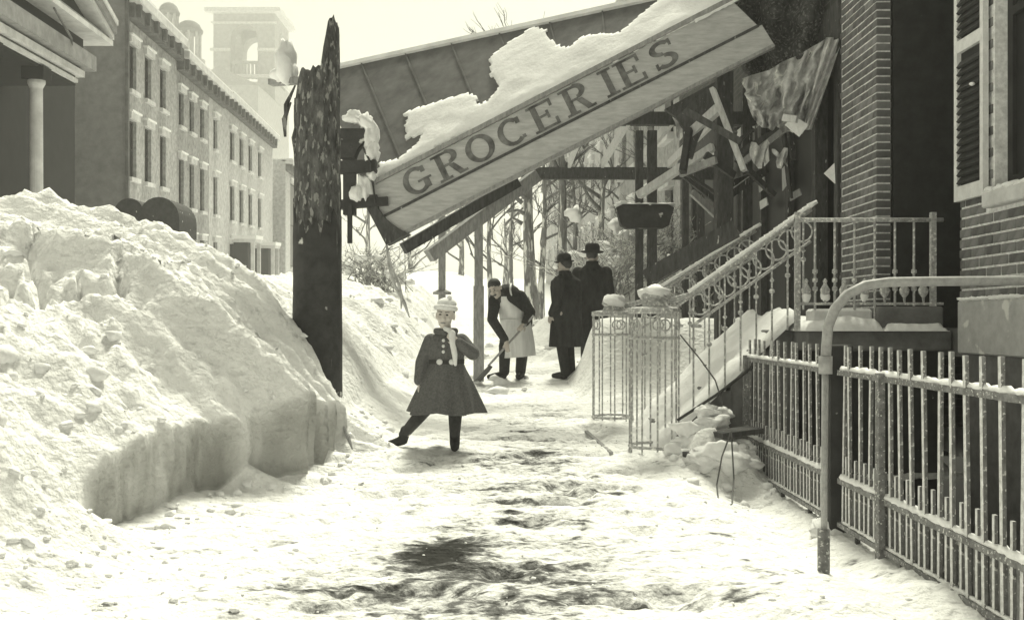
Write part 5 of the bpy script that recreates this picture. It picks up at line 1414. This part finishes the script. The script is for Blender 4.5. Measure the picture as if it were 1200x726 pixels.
# --- the grocer bending over his shovel
def shoveller():
    t = person('aproned man bending over to shovel snow beside the prop post', 597, 448, 13.2)
    O = wloc(t); L = lambda x, y, z: O + Vector((x, y, z)); k = 1.0
    b = MB()
    q, rot = head(b, L(-.185, -.40, 1.20), k, R(-30), R(28), R(-14))
    b.limb([L(-.07, -.24, 1.12), L(-.15, -.35, 1.15)], [.06, .055], 10)
    b.limb([L(.13, .06, .78), L(.07, -.10, .98), L(-.02, -.22, 1.10)], [.16, .17, .16], 14)
    hl = L(-.035, -.50, .50); hr = L(.19, -.34, .73)
    b.limb([L(-.20, -.24, 1.05), L(-.22, -.38, .80), hl], [.055, .045, .032], 10)
    hand(b, hl, (.05, -.25, -1), (.3, .6, 0), 1.0, 1.0, 1)
    b.limb([L(.15, -.20, 1.12), L(.27, -.22, .90), hr], [.055, .045, .032], 10)
    hand(b, hr, (-.5, -.55, -.5), (-.3, .5, -.4), 1.0, 1.0, -1)
    b.limb([L(.02, .06, .76), L(-.06, -.02, .45), L(-.07, .03, .10)], [.095, .068, .05], 10)
    b.limb([L(.20, .06, .76), L(.18, .04, .45), L(.15, .10, .10)], [.095, .068, .05], 10)
    fuse(b, 'body', 'skin', t, .009)
    face_parts(q, rot, k, t)
    b = MB(); b.ell(q(0, .022, .05), (.086 * k, .098 * k, .085 * k), 14, 10, rot); b.build('hair', 'hair', t, sm=True)
    b = MB(); b.limb([q(-.03, -.1, -.05), q(.0, -.105, -.048), q(.03, -.1, -.05)], [.008, .012, .008], 8); b.build('moustache', 'hair', t, sm=True)
    b = MB()
    b.limb([L(.11, .05, .80), L(.06, -.09, .97), L(-.02, -.20, 1.09)], [.19, .205, .185], 16)
    b.limb([L(-.06, -.25, 1.12), L(-.11, -.31, 1.16)], [.09, .08], 12)
    b.limb([L(-.19, -.24, 1.06), L(-.225, -.38, .80), L(-.06, -.48, .54)], [.085, .068, .055], 12)
    b.limb([L(.14, -.18, 1.10), L(.28, -.21, .89), L(.21, -.32, .76)], [.09, .07, .055], 12)
    fuse(b, 'jacket', 'wool_dark', t, .011)
    b = MB()
    b.limb([L(.03, .06, .78), L(-.06, -.02, .45), L(-.07, .03, .10)], [.115, .085, .072], 12); b.limb([L(.20, .06, .78), L(.18, .04, .45), L(.15, .10, .10)], [.115, .085, .072], 12)
    fuse(b, 'trousers', 'wool_dark', t, .011)
    for pts in ([L(-.07, .04, .10), L(-.09, .0, .05), L(-.19, -.05, .04), L(-.27, -.08, .035)], [L(.15, .10, .10), L(.15, .08, .05), L(.13, -.02, .04), L(.12, -.10, .035)]):
        b = MB(); b.limb(pts, [.06, .058, .052, .036], 10); fuse(b, 'boot', 'wool_dark', t, .01)
    # apron: bib and long skirt, wrapping the front of the body
    b = MB(); rows = []
    prof = [(-.06, -.385, 1.10, .10), (-.03, -.375, 1.0, .13), (.03, -.335, .88, .17), (.08, -.27, .76, .20), (.10, -.25, .62, .215), (.115, -.24, .46, .225), (.12, -.235, .30, .235)]
    vs = []; nn = 18
    for j, (cx, fy, z, hw) in enumerate(prof):
        for i in range(nn + 1):
            s = i / nn * 2 - 1; dep = .05 + .24 * (abs(s) ** 2.2) * (1 if j > 2 else .45)
            fold = .018 * math.sin(s * 9 + j * .4) * max(0, j - 2) / 4
            vs.append(L(cx + hw * s, fy + dep - .05 + fold, z + .02 * s * (j > 2)))
    fs = [(j * (nn + 1) + i, j * (nn + 1) + i + 1, (j + 1) * (nn + 1) + i + 1, (j + 1) * (nn + 1) + i) for j in range(len(prof) - 1) for i in range(nn)]
    m = len(vs); b.add(vs + [v + Vector((0, .008, 0)) for v in vs], fs + [tuple(m + a for a in reversed(f)) for f in fs])
    ap_ = b.build('apron', 'apron', t, sm=True)
    for s in (-1, 1):
        MB().tube([L(-.06 + .09 * s, -.385 + .03, 1.09), L(-.09 + .10 * s, -.38, 1.19), L(-.05 + .07 * s, -.24, 1.27)], .014, 6).build('apron_strap', 'apron', t, sm=True)
    MB().tube([L(-.12, -.335, .80), L(.05, -.325, .80), L(.20, -.26, .81), L(.29, -.1, .82)], .010, 6).build('apron_string', 'apron', t, sm=True)
    # the shovel he holds is a thing of its own
    tip = L(-.40, -.62, .06); top = L(.20, -.36, .72); d = (tip - top).normalized()
    sv = thing('snow_shovel', 'long-handled shovel held low by the aproned man', 'shovel', tip)
    MB().tube([top - d * .18, tip - d * .20], .015, 8).build('handle', 'timber', sv, sm=True)
    bl = MB(); sd = Vector((.25, -.95, 0)).normalized(); up = sd.cross(d).normalized(); r0 = tip - d * .22
    vs = []
    for a, w_ in ((0, .08), (.08, .115), (.26, .125)):
        for s in (-1, -.5, 0, .5, 1): vs.append(r0 + d * a + sd * w_ * s + up * (.03 * s * s))
    fs = [(j * 5 + i, j * 5 + i + 1, (j + 1) * 5 + i + 1, (j + 1) * 5 + i) for j in range(2) for i in range(4)]
    bl.add(vs + [v + up * .006 for v in vs], fs + [tuple(15 + a for a in reversed(f)) for f in fs]); bl.build('blade', 'iron_dark', sv)
shoveller()

# --- two men in dark overcoats
def overcoat_man(label, px, py, Y, yaw, hat, lean=0, s=1.0, step=True):
    t = person(label, px, py, Y)
    O = wloc(t); rz = Matrix.Rotation(yaw, 3, 'Z')
    L = lambda x, y, z: O + rz @ Vector((x * s, y * s, z * s)); k = s
    b = MB()
    q, rot = head(b, L(0, -.01, 1.56), k, yaw, R(5), 0)
    b.limb([L(0, .02, 1.36), L(0, .01, 1.48)], [.065 * s, .056 * s], 10)
    b.limb([L(0, .02, .95), L(0, .01, 1.15), L(0, .02, 1.34)], [.12 * s, .12 * s, .10 * s], 14)
    al = [L(-.20, .02, 1.34), L(-.255, .05, 1.06), L(-.24, -.06, .84)]; ar = [L(.20, .02, 1.34), L(.26, .04, 1.07), L(.20, -.10, .88)]
    for a, sgn in ((al, 1), (ar, -1)):
        b.limb(a, [.06 * s, .048 * s, .034 * s], 10); hand(b, a[2], (a[2] - a[1]) + Vector((0, 0, -.1)), rz @ Vector((sgn, 0, 0)), s, .6, sgn)
    lx = -.13 if step else -.09
    b.limb([L(-.08, .02, .90), L(-.09, 0, .48), L(lx, .02, .09)], [.10 * s, .07 * s, .05 * s], 10)
    b.limb([L(.08, .02, .90), L(.085, 0, .48), L(.085, .06, .09)], [.10 * s, .07 * s, .05 * s], 10)
    fuse(b, 'body', 'skin', t, .010)
    face_parts(q, rot, k, t)
    b = MB(); b.ell(q(0, .03, .035), (.084 * k, .088 * k, .085 * k), 12, 9, rot); b.build('hair', 'hair', t, sm=True)
    b = MB()
    b.loft([(L(0, .0, 1.50), .088 * s, .09 * s), (L(0, .01, 1.45), .092 * s, .092 * s), (L(0, .015, 1.41), .14 * s, .10 * s), (L(0, .02, 1.36), .215 * s, .13 * s), (L(0, .02, 1.25), .225 * s, .155 * s), (L(0, .02, 1.05), .205 * s, .155 * s), (L(0, .02, .92), .215 * s, .165 * s), (L(0, .02, .72), .225 * s, .18 * s), (L(0, .02, .44), .245 * s, .20 * s)], 24)
    for a in (al, ar): b.limb(a[:2] + [a[1].lerp(a[2], .86)], [.085 * s, .072 * s, .058 * s], 12)
    fuse(b, 'overcoat', 'wool_coat', t, .012)
    b = MB(); b.limb([L(-.08, .02, .80), L(-.09, 0, .48), L(lx, .02, .09)], [.11 * s, .085 * s, .068 * s], 10); b.limb([L(.08, .02, .80), L(.085, 0, .48), L(.085, .06, .09)], [.11 * s, .085 * s, .068 * s], 10)
    fuse(b, 'trousers', 'wool_dark', t, .012)
    for pts in ([L(lx, .02, .10), L(lx - .01, .0, .05), L(lx - .09, -.06, .042), L(lx - .15, -.10, .036)], [L(.085, .06, .10), L(.085, .04, .05), L(.075, -.06, .042), L(.07, -.14, .036)]):
        b = MB(); b.limb(pts, [.06 * s, .058 * s, .05 * s, .036 * s], 10); fuse(b, 'boot', 'wool_dark', t, .011)
    for x in (1.2, 1.05, .9): MB().ell(L(.03, -.15, x), .012 * s, 8, 6).build('button', 'hair', t, sm=True)
    ht = MB()
    if hat == 'bowler':
        ht.lathe([(.094, .0), (.100, .02), (.102, .06), (.092, .10), (.06, .125), (.005, .132)], (0, 0, 0), 18)
        ht.lathe([(.094, 0), (.125, -.004), (.142, .010), (.125, .006), (.094, .012)], (0, 0, 0), 18)
    else:
        ht.lathe([(.098, .0), (.106, .03), (.104, .09), (.085, .12), (.01, .125)], (0, 0, 0), 18)
        ht.lathe([(.098, 0), (.150, .002), (.165, .008), (.150, .012), (.098, .012)], (0, 0, 0), 18)
    ht.v = [tuple(q(0, .008, .062) + rot @ (Vector(v) * s)) for v in ht.v]
    ht.build('hat', 'wool_dark', t, sm=True)
overcoat_man('man in long black overcoat and bowler hat seen from behind, turned left', 662, 441, 13.3, R(-125), 'bowler', 0, .97)
overcoat_man('taller man in dark coat and round hat close behind the overcoated man', 694, 436, 14.0, R(165), 'round', 0, 1.02, False)

# ------------------------------------------------------------------ winter haze over the far street
def haze():
    m = bpy.data.materials.new('winter_haze'); m.use_nodes = True; nt = m.node_tree; nt.nodes.clear()
    v = nt.nodes.new('ShaderNodeVolumePrincipled'); v.inputs['Density'].default_value = 0.0018
    v.inputs['Color'].default_value = (0.97, 0.97, 0.94, 1); v.inputs['Anisotropy'].default_value = 0.2
    o = nt.nodes.new('ShaderNodeOutputMaterial'); nt.links.new(v.outputs[0], o.inputs['Volume'])
    MB().box(-305, 305, -65, 425, -4.8, 92).build('haze', m)
    stuff(bpy.data.objects['haze'])
haze()
